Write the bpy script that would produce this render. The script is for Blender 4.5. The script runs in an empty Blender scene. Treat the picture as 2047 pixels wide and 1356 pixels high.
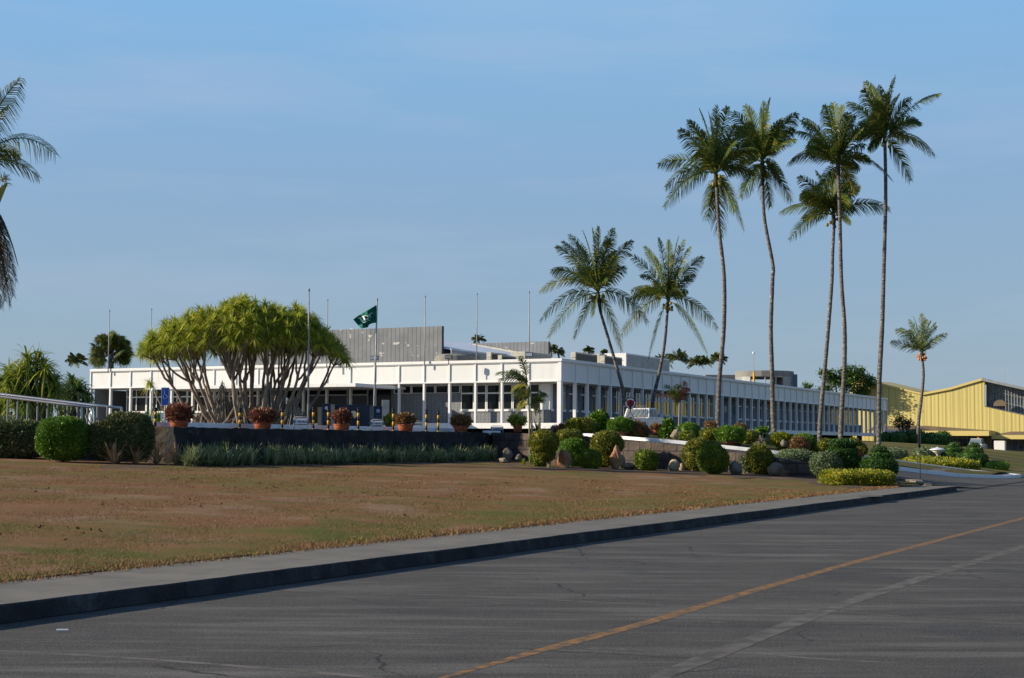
import bpy, math, random
import numpy as np
from mathutils import Vector, Matrix
R = math.radians
random.seed(7); rng = np.random.default_rng(7)
scn = bpy.context.scene
COL = scn.collection
# ---------------- camera ----------------
F = 2968.0; CZ = 1.6; PITCH = R(3.97); ROLL = R(0.31)
cam = bpy.data.cameras.new('camera'); camo = bpy.data.objects.new('camera', cam); COL.objects.link(camo)
CM = Matrix.Rotation(R(90)+PITCH, 4, 'X') @ Matrix.Rotation(ROLL, 4, 'Z')
camo.matrix_world = Matrix.Translation((0,0,CZ)) @ CM
cam.sensor_width = 36; cam.lens = F/2047*36; cam.clip_end = 3000; cam.clip_start = .3
scn.camera = camo
# ---------------- sky and sun (late, from the left) ----------------
SUN_EL, SUN_AZ = R(21), math.atan2(-0.999, -0.047)      # azimuth measured from +Y towards +X
wd = bpy.data.worlds.new('World'); scn.world = wd; wd.use_nodes = True
nt = wd.node_tree; nt.nodes.clear()
def N(nt, t, **k):
    n = nt.nodes.new(t)
    for a, b in k.items(): setattr(n, a, b)
    return n
sky = N(nt,'ShaderNodeTexSky', sky_type='NISHITA'); sky.sun_disc = False
sky.sun_elevation = SUN_EL; sky.sun_rotation = SUN_AZ; sky.altitude = 50
sky.air_density = 1.0; sky.dust_density = .6; sky.ozone_density = 2.2
bg = N(nt,'ShaderNodeBackground'); wo = N(nt,'ShaderNodeOutputWorld')
bg.inputs['Strength'].default_value = .11
tc = N(nt,'ShaderNodeTexCoord'); mp = N(nt,'ShaderNodeMapping'); mp.inputs['Scale'].default_value = (2.2,2.2,14)
mp.inputs['Rotation'].default_value = (0, R(-4), 0)
no = N(nt,'ShaderNodeTexNoise'); no.inputs['Scale'].default_value = 1.6; no.inputs['Detail'].default_value = 7; no.inputs['Roughness'].default_value = .55
cr = N(nt,'ShaderNodeValToRGB'); cr.color_ramp.elements[0].position = .48; cr.color_ramp.elements[1].position = .78
cr.color_ramp.elements[1].color = (.34,.34,.34,1)
mx = N(nt,'ShaderNodeMixRGB'); mx.inputs['Color2'].default_value = (2.9,3.3,4.2,1)
sx = N(nt,'ShaderNodeSeparateXYZ'); gr = N(nt,'ShaderNodeValToRGB'); gm = N(nt,'ShaderNodeMixRGB'); gm.inputs['Fac'].default_value = .9
els = gr.color_ramp.elements; els[0].position = 0; els[0].color = (1.8,2.35,3.0,1); els[1].position = 1; els[1].color = (.26,.62,1.6,1)
for ps, cl in ((.07,(1.68,2.40,3.15)),(.17,(1.52,2.48,3.72)),(.29,(1.38,2.85,4.65)),(.42,(.55,1.3,2.9))):
    e_ = els.new(ps); e_.color = (*cl,1)
L = nt.links.new
L(tc.outputs['Generated'], mp.inputs[0]); L(mp.outputs[0], no.inputs['Vector']); L(no.outputs['Fac'], cr.inputs[0])
L(tc.outputs['Generated'], sx.inputs[0]); L(sx.outputs['Z'], gr.inputs[0]); L(sky.outputs[0], gm.inputs['Color1']); L(gr.outputs[0], gm.inputs['Color2'])
L(cr.outputs[0], mx.inputs['Fac']); L(gm.outputs[0], mx.inputs['Color1'])
hs = N(nt,'ShaderNodeHueSaturation'); hs.inputs['Saturation'].default_value = 1.0; hs.inputs['Value'].default_value = 1.0
L(mx.outputs[0], hs.inputs['Color']); L(hs.outputs[0], bg.inputs['Color']); L(bg.outputs[0], wo.inputs[0])
sd = bpy.data.lights.new('sun', 'SUN'); so = bpy.data.objects.new('sun', sd); COL.objects.link(so)
sd.energy = 4.6; sd.angle = R(.53); sd.color = (1,.88,.70)
sv = Vector((math.sin(SUN_AZ)*math.cos(SUN_EL), math.cos(SUN_AZ)*math.cos(SUN_EL), math.sin(SUN_EL)))
so.rotation_euler = sv.to_track_quat('Z','Y').to_euler(); so.location = (-40,0,40)
scn.view_settings.view_transform = 'Standard'; scn.view_settings.look = 'None'
scn.view_settings.exposure = 0.6; scn.view_settings.gamma = 1
scn.cycles.max_bounces = 6; scn.cycles.transparent_max_bounces = 8

# ---------------- helpers ----------------
CR3 = CM.to_3x3()
def ray(px, py):
    return CR3 @ Vector(((px-1023.5)/F, (678-py)/F, -1))
def P(px, py, Y):
    d = ray(px, py); return Vector((0,0,CZ)) + d*(Y/d.y)
def G(px, py, fn, y0=10, y1=260):            # point where the ground is met under a pixel
    Y = y0
    while Y < y1:
        p = P(px, py, Y); s, t = ST(p)
        if p.z <= fn(s, t): return p
        Y += .1
    return P(px, py, y1)
U = Vector((.4586,.8886,0)); W = Vector((-.8886,.4586,0))
def W3(s, t, z=0): return Vector((s*U.x+t*W.x, s*U.y+t*W.y, z))
def ST(p): return p[0]*U.x+p[1]*U.y, p[0]*W.x+p[1]*W.y
def interp(x, pts):
    if x <= pts[0][0]: return pts[0][1]
    for a, b in zip(pts, pts[1:]):
        if x <= b[0]: return a[1]+(b[1]-a[1])*(x-a[0])/(b[0]-a[0])
    return pts[-1][1]
def sm(x): x = max(0,min(1,x)); return x*x*(3-2*x)
HP = [(9.9,0),(11.7,.12),(14,.45),(17,.9),(20,1.24),(23.6,1.58),(28,1.85),(33,2.0),(60,2.03)]
def lowz(s, t): return .16+.028*max(0,min(t-11.5,30)) - .0*s
def upz(s, t):
    te = t-.12*max(0,min(s-57,15))-.03*max(0,s-72)
    return interp(te, HP)*(1-.55*sm((s-130)/70))
WALL = [(9.9,56.0),(11.7,56.1),(17.4,56.8),(20,57.8),(23.6,58.5),(33.5,62.8)]
ROOTLOC = {}
def tag(o, label=None, cat=None, group=None, kind=None):
    if label: o['label'] = label
    if cat: o['category'] = cat
    if group: o['group'] = group
    if kind: o['kind'] = kind
    return o
def link(o, parent=None):
    COL.objects.link(o)
    if parent is not None: o.parent = parent
    return o
def thing(name, loc, label, cat, group=None):
    o = bpy.data.objects.new(name, None); COL.objects.link(o); o.location = loc; o.empty_display_size = .2
    ROOTLOC[o.name] = Vector(loc)
    return tag(o, label, cat, group)
def meshobj(name, V, Fc, mat, parent=None, smooth=False, loc=None):
    """V in world coordinates; the object's origin is its parent's (or loc)"""
    base = ROOTLOC[parent.name] if parent is not None and parent.name in ROOTLOC else Vector(loc or (0,0,0))
    V = np.asarray(V, dtype=np.float32).reshape(-1,3) - np.array(base, dtype=np.float32)
    me = bpy.data.meshes.new(name)
    if isinstance(Fc, np.ndarray):
        k = Fc.shape[1]; n = Fc.shape[0]
        me.vertices.add(len(V)); me.vertices.foreach_set('co', V.ravel())
        me.loops.add(n*k); me.loops.foreach_set('vertex_index', Fc.astype(np.int32).ravel())
        me.polygons.add(n); me.polygons.foreach_set('loop_start', np.arange(0,n*k,k,dtype=np.int32))
        me.polygons.foreach_set('loop_total', np.full(n,k,dtype=np.int32))
        me.update(calc_edges=True)
    else:
        me.from_pydata([tuple(v) for v in V.tolist()], [], Fc)
    if smooth: me.polygons.foreach_set('use_smooth', [True]*len(me.polygons))
    for m in (mat if isinstance(mat,(list,tuple)) else [mat]): me.materials.append(m)
    o = bpy.data.objects.new(name, me)
    link(o, parent)
    if parent is None: o.location = base; 
    ROOTLOC[o.name] = Vector(base)
    return o
class MB:
    def __init__(s): s.v = []; s.f = []
    def add(s, V, Fc):
        b = len(s.v); s.v += [tuple(x) for x in V]; s.f += [tuple(b+i for i in f) for f in Fc]; return s
    def box(s, c, h, ax=None):                 # centre, half sizes, axes
        ax = ax or (Vector((1,0,0)),Vector((0,1,0)),Vector((0,0,1)))
        c = Vector(c)
        V = [c+ax[0]*h[0]*i+ax[1]*h[1]*j+ax[2]*h[2]*k for i in (-1,1) for j in (-1,1) for k in (-1,1)]
        return s.add(V, [(0,1,3,2),(4,6,7,5),(0,4,5,1),(2,3,7,6),(0,2,6,4),(1,5,7,3)])
    def stb(s, s0, s1, t0, t1, z0, z1):        # box on the site grid
        return s.box(W3((s0+s1)/2,(t0+t1)/2,(z0+z1)/2), ((s1-s0)/2,(t1-t0)/2,(z1-z0)/2), (U,W,Vector((0,0,1))))
    def tube(s, pts, rad, n=8, cap=True):
        pts = [Vector(p) for p in pts]
        if not isinstance(rad,(list,tuple)): rad = [rad]*len(pts)
        b = len(s.v); last = None
        for i, p in enumerate(pts):
            d = (pts[min(i+1,len(pts)-1)]-pts[max(i-1,0)]).normalized()
            if last is None:
                a = d.orthogonal().normalized()
            else:
                a = (last-d*last.dot(d)).normalized()
            last = a; c = d.cross(a)
            for k in range(n):
                an = 2*math.pi*k/n
                s.v.append(tuple(p+(a*math.cos(an)+c*math.sin(an))*rad[i]))
        for i in range(len(pts)-1):
            for k in range(n):
                s.f.append((b+i*n+k, b+i*n+(k+1)%n, b+(i+1)*n+(k+1)%n, b+(i+1)*n+k))
        if cap:
            s.f.append(tuple(b+k for k in range(n))[::-1]); e = b+(len(pts)-1)*n; s.f.append(tuple(e+k for k in range(n)))
        return s
    def lathe(s, c, prof, n=20):
        b = len(s.v); c = Vector(c)
        for r, z in prof:
            for k in range(n):
                a = 2*math.pi*k/n; s.v.append((c.x+r*math.cos(a), c.y+r*math.sin(a), c.z+z))
        for i in range(len(prof)-1):
            for k in range(n):
                s.f.append((b+i*n+k, b+i*n+(k+1)%n, b+(i+1)*n+(k+1)%n, b+(i+1)*n+k))
        s.f.append(tuple(b+k for k in range(n))[::-1]); e = b+(len(prof)-1)*n; s.f.append(tuple(e+k for k in range(n)))
        return s
    def prism(s, poly, ext):                   # poly of 3-D points, extruded by vector
        n = len(poly); ext = Vector(ext); A = [Vector(p) for p in poly]
        return s.add(A+[p+ext for p in A], [tuple(range(n))[::-1], tuple(range(n,2*n))]+[(i,(i+1)%n,n+(i+1)%n,n+i) for i in range(n)])
    def quad(s, *p): return s.add(p, [tuple(range(len(p)))])
    def build(s, name, mat, parent=None, smooth=False, bevel=0, loc=None):
        o = meshobj(name, s.v, s.f, mat, parent, smooth, loc)
        if bevel:
            m = o.modifiers.new('bevel','BEVEL'); m.width = bevel; m.segments = 2; m.limit_method = 'ANGLE'; m.angle_limit = R(40)
        return o
def copy_tree(o, loc=None, parent=None):
    c = o.copy(); COL.objects.link(c)
    if parent is not None: c.parent = parent
    if loc is not None: c.location = loc
    for ch in list(o.children): copy_tree(ch, None, c)
    return c

# ---------------- materials ----------------
def mat(name, col, rough=.7, col2=None, scale=3, amt=1.0, bump=0, bscale=None, spec=.3, metal=0, lo=.35, hi=.65, detail=6, stretch=None, extra=None):
    m = bpy.data.materials.new(name); m.use_nodes = True; nt = m.node_tree
    p = nt.nodes['Principled BSDF']; p.inputs['Base Color'].default_value = (*col,1); p.inputs['Roughness'].default_value = rough
    p.inputs['Specular IOR Level'].default_value = spec; p.inputs['Metallic'].default_value = metal
    l = nt.links.new
    tc = N(nt,'ShaderNodeTexCoord'); src = tc.outputs['Object']
    if stretch:
        q = N(nt,'ShaderNodeMapping'); q.inputs['Scale'].default_value = stretch[:3]
        if len(stretch) > 3: q.inputs['Rotation'].default_value = (0,0,stretch[3])
        l(src, q.inputs[0]); src = q.outputs[0]
    if col2 is not None:
        n = N(nt,'ShaderNodeTexNoise'); n.inputs['Scale'].default_value = scale; n.inputs['Detail'].default_value = detail; l(src, n.inputs['Vector'])
        r = N(nt,'ShaderNodeMapRange'); r.inputs[1].default_value = lo; r.inputs[2].default_value = hi; r.inputs[4].default_value = amt; l(n.outputs['Fac'], r.inputs[0])
        x = N(nt,'ShaderNodeMixRGB'); x.inputs['Color1'].default_value = (*col,1); x.inputs['Color2'].default_value = (*col2,1)
        l(r.outputs[0], x.inputs['Fac']); l(x.outputs[0], p.inputs['Base Color']); m['mix'] = x.name
    if bump:
        n = N(nt,'ShaderNodeTexNoise'); n.inputs['Scale'].default_value = bscale or scale*4; n.inputs['Detail'].default_value = 5; l(src, n.inputs['Vector'])
        b = N(nt,'ShaderNodeBump'); b.inputs['Strength'].default_value = bump; b.inputs['Distance'].default_value = .05; l(n.outputs['Fac'], b.inputs['Height']); l(b.outputs[0], p.inputs['Normal'])
    return m
def addmix(m, col, fac_socket_fn, amount=1):
    """lay another colour over the base colour of m; fac_socket_fn(nt, texcoord) gives the mask"""
    nt = m.node_tree; p = nt.nodes['Principled BSDF']; l = nt.links.new
    tc = next(n for n in nt.nodes if n.type == 'TEX_COORD')
    s = fac_socket_fn(nt, tc)
    x = N(nt,'ShaderNodeMixRGB'); x.inputs['Color2'].default_value = (*col,1)
    inp = p.inputs['Base Color']
    if inp.links: l(inp.links[0].from_socket, x.inputs['Color1'])
    else: x.inputs['Color1'].default_value = inp.default_value
    l(s, x.inputs['Fac']); l(x.outputs[0], inp)
    return m
def noise_mask(scale, lo, hi, amt=1, stretch=(1,1,1), rot=0, detail=6, off=0, rough=.5):
    def f(nt, tc):
        q = N(nt,'ShaderNodeMapping'); q.inputs['Scale'].default_value = stretch; q.inputs['Rotation'].default_value = (0,0,rot); q.inputs['Location'].default_value = (off,off*.7,0)
        nt.links.new(tc.outputs['Object'], q.inputs[0])
        n = N(nt,'ShaderNodeTexNoise'); n.inputs['Scale'].default_value = scale; n.inputs['Detail'].default_value = detail; n.inputs['Roughness'].default_value = rough
        nt.links.new(q.outputs[0], n.inputs['Vector'])
        r = N(nt,'ShaderNodeMapRange'); r.inputs[1].default_value = lo; r.inputs[2].default_value = hi; r.inputs[4].default_value = amt
        nt.links.new(n.outputs['Fac'], r.inputs[0]); return r.outputs[0]
    return f
def brick_mask(bw, rh, mortar, grid=True, offset=0, axis='u'):
    """thin joints of a block wall; runs along the site grid"""
    def f(nt, tc):
        g = N(nt,'ShaderNodeNewGeometry')
        sp = N(nt,'ShaderNodeSeparateXYZ'); nt.links.new(g.outputs['Position'], sp.inputs[0])
        d = W if axis == 'w' else U
        dp = N(nt,'ShaderNodeVectorMath', operation='DOT_PRODUCT'); dp.inputs[1].default_value = tuple(d); nt.links.new(g.outputs['Position'], dp.inputs[0])
        cb = N(nt,'ShaderNodeCombineXYZ'); nt.links.new(dp.outputs['Value'], cb.inputs[0]); nt.links.new(sp.outputs['Z'], cb.inputs[1])
        b = N(nt,'ShaderNodeTexBrick'); b.offset = offset; b.inputs['Scale'].default_value = 1; b.inputs['Brick Width'].default_value = bw; b.inputs['Row Height'].default_value = rh
        b.inputs['Mortar Size'].default_value = mortar; b.inputs['Mortar Smooth'].default_value = .1
        nt.links.new(cb.outputs[0], b.inputs['Vector']); return b.outputs['Fac']
    return f
def leafmat(name, c1, c2, c3=None, rough=.5, transl=.25, clump=2.0, spec=.3):
    m = bpy.data.materials.new(name); m.use_nodes = True; nt = m.node_tree; l = nt.links.new
    p = nt.nodes['Principled BSDF']; p.inputs['Roughness'].default_value = rough; p.inputs['Specular IOR Level'].default_value = spec
    g = N(nt,'ShaderNodeNewGeometry'); r = N(nt,'ShaderNodeValToRGB'); e = r.color_ramp.elements
    e[0].color = (*c1,1); e[1].color = (*c2,1)
    if c3: x = r.color_ramp.elements.new(.82); x.color = (*c2,1); e[-1].color = (*c3,1)
    tc = N(nt,'ShaderNodeTexCoord'); n = N(nt,'ShaderNodeTexNoise'); n.inputs['Scale'].default_value = clump; n.inputs['Detail'].default_value = 3
    l(tc.outputs['Object'], n.inputs['Vector'])
    a = N(nt,'ShaderNodeMath', operation='MULTIPLY_ADD'); a.inputs[1].default_value = .9; a.inputs[2].default_value = -.45; l(n.outputs['Fac'], a.inputs[0])
    b = N(nt,'ShaderNodeMath', operation='ADD'); b.use_clamp = True; l(g.outputs['Random Per Island'], b.inputs[0]); l(a.outputs[0], b.inputs[1])
    l(b.outputs[0], r.inputs[0]); l(r.outputs[0], p.inputs['Base Color'])
    if transl:
        t = N(nt,'ShaderNodeBsdfTranslucent'); l(r.outputs[0], t.inputs[0]); mi = N(nt,'ShaderNodeMixShader'); mi.inputs[0].default_value = transl
        o = nt.nodes['Material Output']; l(p.outputs[0], mi.inputs[1]); l(t.outputs[0], mi.inputs[2]); l(mi.outputs[0], o.inputs[0])
    return m

M = {}
M['asphalt'] = mat('asphalt', (.050,.045,.039), .9, (.068,.062,.053), .8, 1, .25, 160, detail=9)
RZ = -math.atan2(U.y, U.x)
M['lawn_soil'] = mat('dry_lawn', (.25,.145,.085), .95, (.19,.125,.05), 1.2, 1, .6, 30, spec=.05)
M['concrete'] = mat('weathered_concrete', (.185,.17,.14), .9, (.135,.124,.106), 1.6, 1, .2, 120)
addmix(M['concrete'], (.07,.07,.068), noise_mask(26,.6,.72,.6,(1,1,1),0,4,3))
addmix(M['concrete'], (.19,.185,.17), noise_mask(3,.6,.72,.5,(.5,2,1),0,7,6))
M['kerb_dark'] = mat('dirty_kerb', (.040,.040,.040), .9, (.02,.02,.021), 3, 1, .4, 30)
addmix(M['kerb_dark'], (.10,.10,.095), noise_mask(1.6,.56,.68,.7,(1,1,1),0,8,8,.65))
M['pave'] = mat('paving', (.2,.2,.2), .85, (.15,.15,.15), 2)
M['white'] = mat('white_paint', (.80,.79,.76), .5, (.70,.69,.66), .6, .35, spec=.3)
addmix(M['white'], (.52,.50,.45), noise_mask(1.6,.55,.75,.35,(3,3,.3),0,7,19))
M['white_kerb'] = mat('white_kerb_paint', (.78,.78,.77), .6, (.45,.45,.45), 2.5, .8, lo=.55, hi=.75)
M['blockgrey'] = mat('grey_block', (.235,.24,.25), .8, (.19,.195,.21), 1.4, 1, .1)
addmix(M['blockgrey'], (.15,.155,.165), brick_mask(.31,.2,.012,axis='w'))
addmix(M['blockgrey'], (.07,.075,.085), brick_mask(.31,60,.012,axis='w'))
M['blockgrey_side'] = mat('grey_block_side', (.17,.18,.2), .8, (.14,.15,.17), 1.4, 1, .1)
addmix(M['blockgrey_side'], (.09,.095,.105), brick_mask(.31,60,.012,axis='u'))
M['blocktop'] = mat('weathered_block', (.23,.24,.25), .85, (.18,.19,.2), .9, 1, .1)
addmix(M['blocktop'], (.10,.11,.12), brick_mask(.42,30,.03,axis='w'))
addmix(M['blocktop'], (.62,.60,.55), noise_mask(1.7,.655,.69,.8,(1,1,1.4),0,4,3.3))
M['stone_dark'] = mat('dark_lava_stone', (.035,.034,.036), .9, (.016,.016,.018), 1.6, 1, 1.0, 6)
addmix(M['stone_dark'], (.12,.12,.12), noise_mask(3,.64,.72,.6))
M['stone_block'] = mat('brown_stone_block', (.115,.085,.066), .9, (.06,.048,.042), 1.4, 1, 1.0, 7)
addmix(M['stone_block'], (.035,.03,.028), brick_mask(.62,.42,.03,offset=.5,axis='w'))
M['glass'] = mat('dark_window_glass', (.012,.014,.017), .02, spec=.6); M['glass'].node_tree.nodes['Principled BSDF'].inputs['IOR'].default_value = 2.1

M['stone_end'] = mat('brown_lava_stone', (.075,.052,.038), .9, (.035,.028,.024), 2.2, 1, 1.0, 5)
M['glass_front'] = mat('front_window_glass', (.010,.012,.013), .08, spec=.18)
M['glass_blue'] = mat('blue_window_glass', (.10,.13,.17), .12, (.035,.05,.07), 1.2, 1, spec=.6, lo=.45, hi=.55, stretch=(2,2,1))
M['alu'] = mat('window_frame_paint', (.42,.43,.44), .5)
M['dark'] = mat('underfloor_shade', (.02,.02,.02), .95)  # near-black colour paints in the shade under the floor
M['soffit'] = mat('soffit_paint', (.36,.35,.31), .8)
M['roofwhite'] = mat('white_roof_sheet', (.80,.81,.82), .5, (.68,.71,.74), .8, 1, stretch=(1,1,1))
M['bluewall'] = mat('blue_grey_wall', (.09,.13,.19), .7)
M['beige'] = mat('beige_metal', (.52,.49,.41), .5, (.42,.4,.33), 2)
M['darkmetal'] = mat('dark_metal', (.05,.055,.06), .5, metal=.3)
M['galv'] = mat('galvanised', (.33,.34,.33), .45, (.25,.26,.26), 2, 1, metal=.2)
M['steelpole'] = mat('pole_paint', (.40,.40,.39), .45, (.30,.30,.29), 6)
M['rail'] = mat('rail_steel', (.55,.55,.53), .22, metal=.85)
M['railpost'] = mat('rail_post', (.22,.23,.25), .5)
M['black'] = mat('black_paint', (.012,.012,.014), .45)
M['yellow'] = mat('yellow_paint', (.78,.40,.02), .5, (.62,.30,.02), 5)
M['terracotta'] = mat('terracotta', (.42,.115,.045), .75, (.33,.09,.035), 4, 1, .1)
M['terracotta_dk'] = mat('old_terracotta', (.19,.07,.04), .85, (.11,.05,.035), 4, 1, .1)
M['navy'] = mat('navy_panel', (.012,.022,.05), .35)
M['slab'] = mat('sign_concrete', (.24,.23,.21), .8, (.2,.19,.17), 3)
M['blue'] = mat('sign_blue', (.015,.075,.36), .45)
M['signwhite'] = mat('sign_white', (.72,.73,.75), .5)
M['signred'] = mat('sign_red', (.30,.012,.02), .5)
M['text'] = mat('sign_lettering', (.04,.06,.12), .5)
M['flag'] = mat('green_flag_cloth', (.002,.10,.055), .8, (.004,.15,.085), 2, 1)
M['flagwhite'] = mat('flag_lettering', (.62,.72,.68), .8)
M['ywall'] = mat('yellow_sheet', (.60,.50,.17), .6, (.55,.46,.155), .12, 1)
M['ytrim'] = mat('yellow_trim', (.62,.49,.17), .6)
M['yroof'] = mat('brown_roof_sheet', (.20,.15,.10), .8, (.14,.105,.075), .8, 1)
M['orangepost'] = mat('orange_post', (.42,.17,.06), .6)
M['carwhite'] = mat('white_car_paint', (.72,.72,.70), .25, spec=.5)
M['carglass'] = mat('car_glass', (.16,.20,.22), .05, spec=.8)
M['tyre'] = mat('tyre_rubber', (.015,.015,.016), .8)
M['taillight'] = mat('tail_light', (.45,.03,.02), .3)
M['trunk'] = mat('palm_trunk', (.20,.175,.15), .9, (.10,.088,.08), 3.2, 1, 1.0, 9, stretch=(.8,.8,4), lo=.4, hi=.6)
addmix(M['trunk'], (.42,.40,.34), noise_mask(7,.60,.66,.8,(1,1,1),0,3,2))
addmix(M['trunk'], (.065,.055,.05), noise_mask(3,.52,.60,.75,(.25,.25,3.2),0,3,51))
M['bark'] = mat('bark', (.32,.25,.19), .9, (.17,.13,.10), 5, 1, .8, 12, stretch=(1,1,.35))
addmix(M['bark'], (.10,.08,.065), noise_mask(14,.56,.66,.6,(1,1,3),0,4,8))
M['rootbark'] = mat('aerial_root', (.36,.30,.235), .9, (.17,.14,.115), 3, 1, .5, 20, stretch=(1,1,.3))
M['rock_red'] = mat('reddish_rock', (.30,.135,.065), .85, (.34,.23,.14), 2.2, 1, .9, 5, lo=.45, hi=.62)
M['rock_grey'] = mat('grey_rock', (.22,.18,.13), .85, (.13,.12,.10), 3, 1, .8, 5)
M['rock_pale'] = mat('pale_rock', (.42,.34,.22), .85, (.28,.22,.14), 3, 1, .8, 5)
M['rock_brown'] = mat('smooth_brown_rock', (.20,.14,.09), .7, (.15,.11,.075), 2, 1, .3, 8)
M['soil'] = mat('bed_soil', (.12,.075,.045), .95, (.07,.05,.03), 2, 1, .6, 12)
M['coconut'] = mat('coconut_husk', (.42,.27,.05), .6, (.20,.22,.04), 5)
M['coconut_o'] = mat('orange_coconut', (.62,.22,.04), .6, (.45,.15,.03), 5)
# leaves
M['palm'] = leafmat('palm_leaflet', (0.042,0.074,0.014), (0.105,0.142,0.022), (0.330,0.257,0.030), .6, .22, 1.0, .25)
M['palm_y'] = leafmat('yellowing_palm_leaflet', (.12,.14,.02), (.26,.24,.035), (.34,.28,.05), .6, .3, 1.0, .2)
M['palm_far'] = leafmat('distant_palm_leaf', (0.052,0.081,0.022), (0.104,0.138,0.033), (0.260,0.213,0.044), .55, .3, .6)
M['palm_dead'] = leafmat('dead_palm_leaf', (.035,.03,.018), (.08,.065,.035), None, .8, .1)
M['dracaena'] = leafmat('strap_leaf', (.17,.24,.025), (.46,.50,.055), (.70,.60,.09), .5, .4, .7, .25)
M['pandan'] = leafmat('screw_pine_leaf', (0.069,0.138,0.020), (0.299,0.368,0.040), (0.552,0.483,0.070), .45, .35, .8, .3)
M['box'] = leafmat('clipped_box_leaf', (0.051,0.098,0.007), (0.145,0.202,0.014), (0.275,0.312,0.027), .45, .15, 3)
M['boxolive'] = leafmat('olive_leaf', (0.068,0.088,0.009), (0.176,0.188,0.016), (0.338,0.300,0.027), .5, .15, 3)
M['bright'] = leafmat('bright_green_leaf', (0.046,0.119,0.009), (0.124,0.237,0.018), (0.217,0.338,0.032), .45, .2, 3)
M['darkleaf'] = leafmat('dark_green_leaf', (0.022,0.062,0.011), (0.053,0.125,0.018), (0.105,0.188,0.027), .45, .15, 3)
M['sage'] = leafmat('sage_leaf', (0.090,0.127,0.055), (0.168,0.218,0.100), (0.252,0.299,0.140), .6, .1, 3)
M['rough'] = leafmat('rough_shrub_leaf', (0.065,0.081,0.025), (0.117,0.156,0.050), (0.221,0.169,0.070), .6, .1, 1.4)
M['red'] = leafmat('copper_leaf', (.13,.045,.028), (.26,.10,.06), (.36,.19,.09), .5, .2, 3)
M['redgreen'] = leafmat('red_green_leaf', (.20,.07,.045), (.24,.16,.05), (.34,.22,.09), .5, .2, 4)
M['yelgreen'] = leafmat('variegated_leaf', (.16,.20,.03), (.40,.40,.05), (.58,.52,.10), .45, .2, 4)
M['gold'] = leafmat('golden_leaf', (.10,.15,.010), (.27,.27,.016), (.58,.45,.02), .5, .2, 4)
M['liriope'] = leafmat('grey_green_blade', (.12,.16,.055), (.27,.30,.14), (.55,.50,.26), .5, .2, 1.5)
M['pinkspider'] = leafmat('pink_striped_blade', (0.392,0.208,0.108), (0.588,0.364,0.192), (0.728,0.546,0.312), .5, .2, 3)
M['tree'] = leafmat('broad_leaf', (0.030,0.072,0.012), (0.075,0.156,0.020), (0.135,0.234,0.030), .5, .2, .5)
M['deadtree'] = leafmat('sparse_dark_leaf', (.03,.035,.022), (.06,.06,.04), None, .7, .1)
M['pandan_dk'] = leafmat('dark_screw_pine_leaf', (0.048,0.105,0.020), (0.128,0.210,0.033), (0.320,0.300,0.055), .4, .3, .8, .4)
M['turf'] = leafmat('dry_turf_blade', (.15,.075,.035), (.33,.19,.10), (.22,.21,.05), .9, .1, .45, .1)
M['clod'] = leafmat('dead_leaf', (.05,.025,.014), (.10,.05,.025), None, .9, 0)
# ================= ground =================
def grid_mesh(name, ss, tt, zf, mt, kind='structure', keep=None, bump=0):
    V = []; Fc = []
    for i, s in enumerate(ss):
        for j, t in enumerate(tt):
            s2 = s(t) if callable(s) else s
            V.append(W3(s2, t, zf(s2, t)+(bump*(math.sin(s2*1.7+t*.6)+math.sin(t*2.3-s2*.9))*.5)))
    n = len(tt)
    for i in range(len(ss)-1):
        for j in range(n-1):
            Fc.append((i*n+j, (i+1)*n+j, (i+1)*n+j+1, i*n+j+1))
    o = meshobj(name, V, Fc, mt, None, True); return tag(o, kind=kind)
def lin(a, b, n): return [a+(b-a)*i/(n-1) for i in range(n)]
# grass-like colouring for the ground sheets
def tband(t0, t1, scale, lo, hi, amt):
    def f(nt, tc):
        g = N(nt,'ShaderNodeNewGeometry'); dp = N(nt,'ShaderNodeVectorMath', operation='DOT_PRODUCT'); dp.inputs[1].default_value = tuple(W); nt.links.new(g.outputs['Position'], dp.inputs[0])
        r = N(nt,'ShaderNodeMapRange'); r.inputs[1].default_value = t1; r.inputs[2].default_value = t0; nt.links.new(dp.outputs['Value'], r.inputs[0])
        n = noise_mask(scale, lo, hi, amt)(nt, tc); m_ = N(nt,'ShaderNodeMath', operation='MULTIPLY'); nt.links.new(r.outputs[0], m_.inputs[0]); nt.links.new(n, m_.inputs[1]); return m_.outputs[0]
    return f
def crack_mask(scale, width, nscale, lo, hi):
    def f(nt, tc):
        n0 = N(nt,'ShaderNodeTexNoise'); n0.inputs['Scale'].default_value = 2.5; n0.inputs['Detail'].default_value = 6; nt.links.new(tc.outputs['Object'], n0.inputs['Vector'])
        mx_ = N(nt,'ShaderNodeVectorMath', operation='MULTIPLY_ADD'); mx_.inputs[1].default_value = (.35,.35,0); nt.links.new(n0.outputs['Color'], mx_.inputs[0]); nt.links.new(tc.outputs['Object'], mx_.inputs[2])
        v = N(nt,'ShaderNodeTexVoronoi'); v.feature = 'DISTANCE_TO_EDGE'; v.inputs['Scale'].default_value = scale; nt.links.new(mx_.outputs[0], v.inputs['Vector'])
        r = N(nt,'ShaderNodeMapRange'); r.inputs[1].default_value = width; r.inputs[2].default_value = 0; nt.links.new(v.outputs['Distance'], r.inputs[0])
        n = noise_mask(nscale, lo, hi, 1, off=77)(nt, tc); m_ = N(nt,'ShaderNodeMath', operation='MULTIPLY'); nt.links.new(r.outputs[0], m_.inputs[0]); nt.links.new(n, m_.inputs[1]); return m_.outputs[0]
    return f
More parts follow.
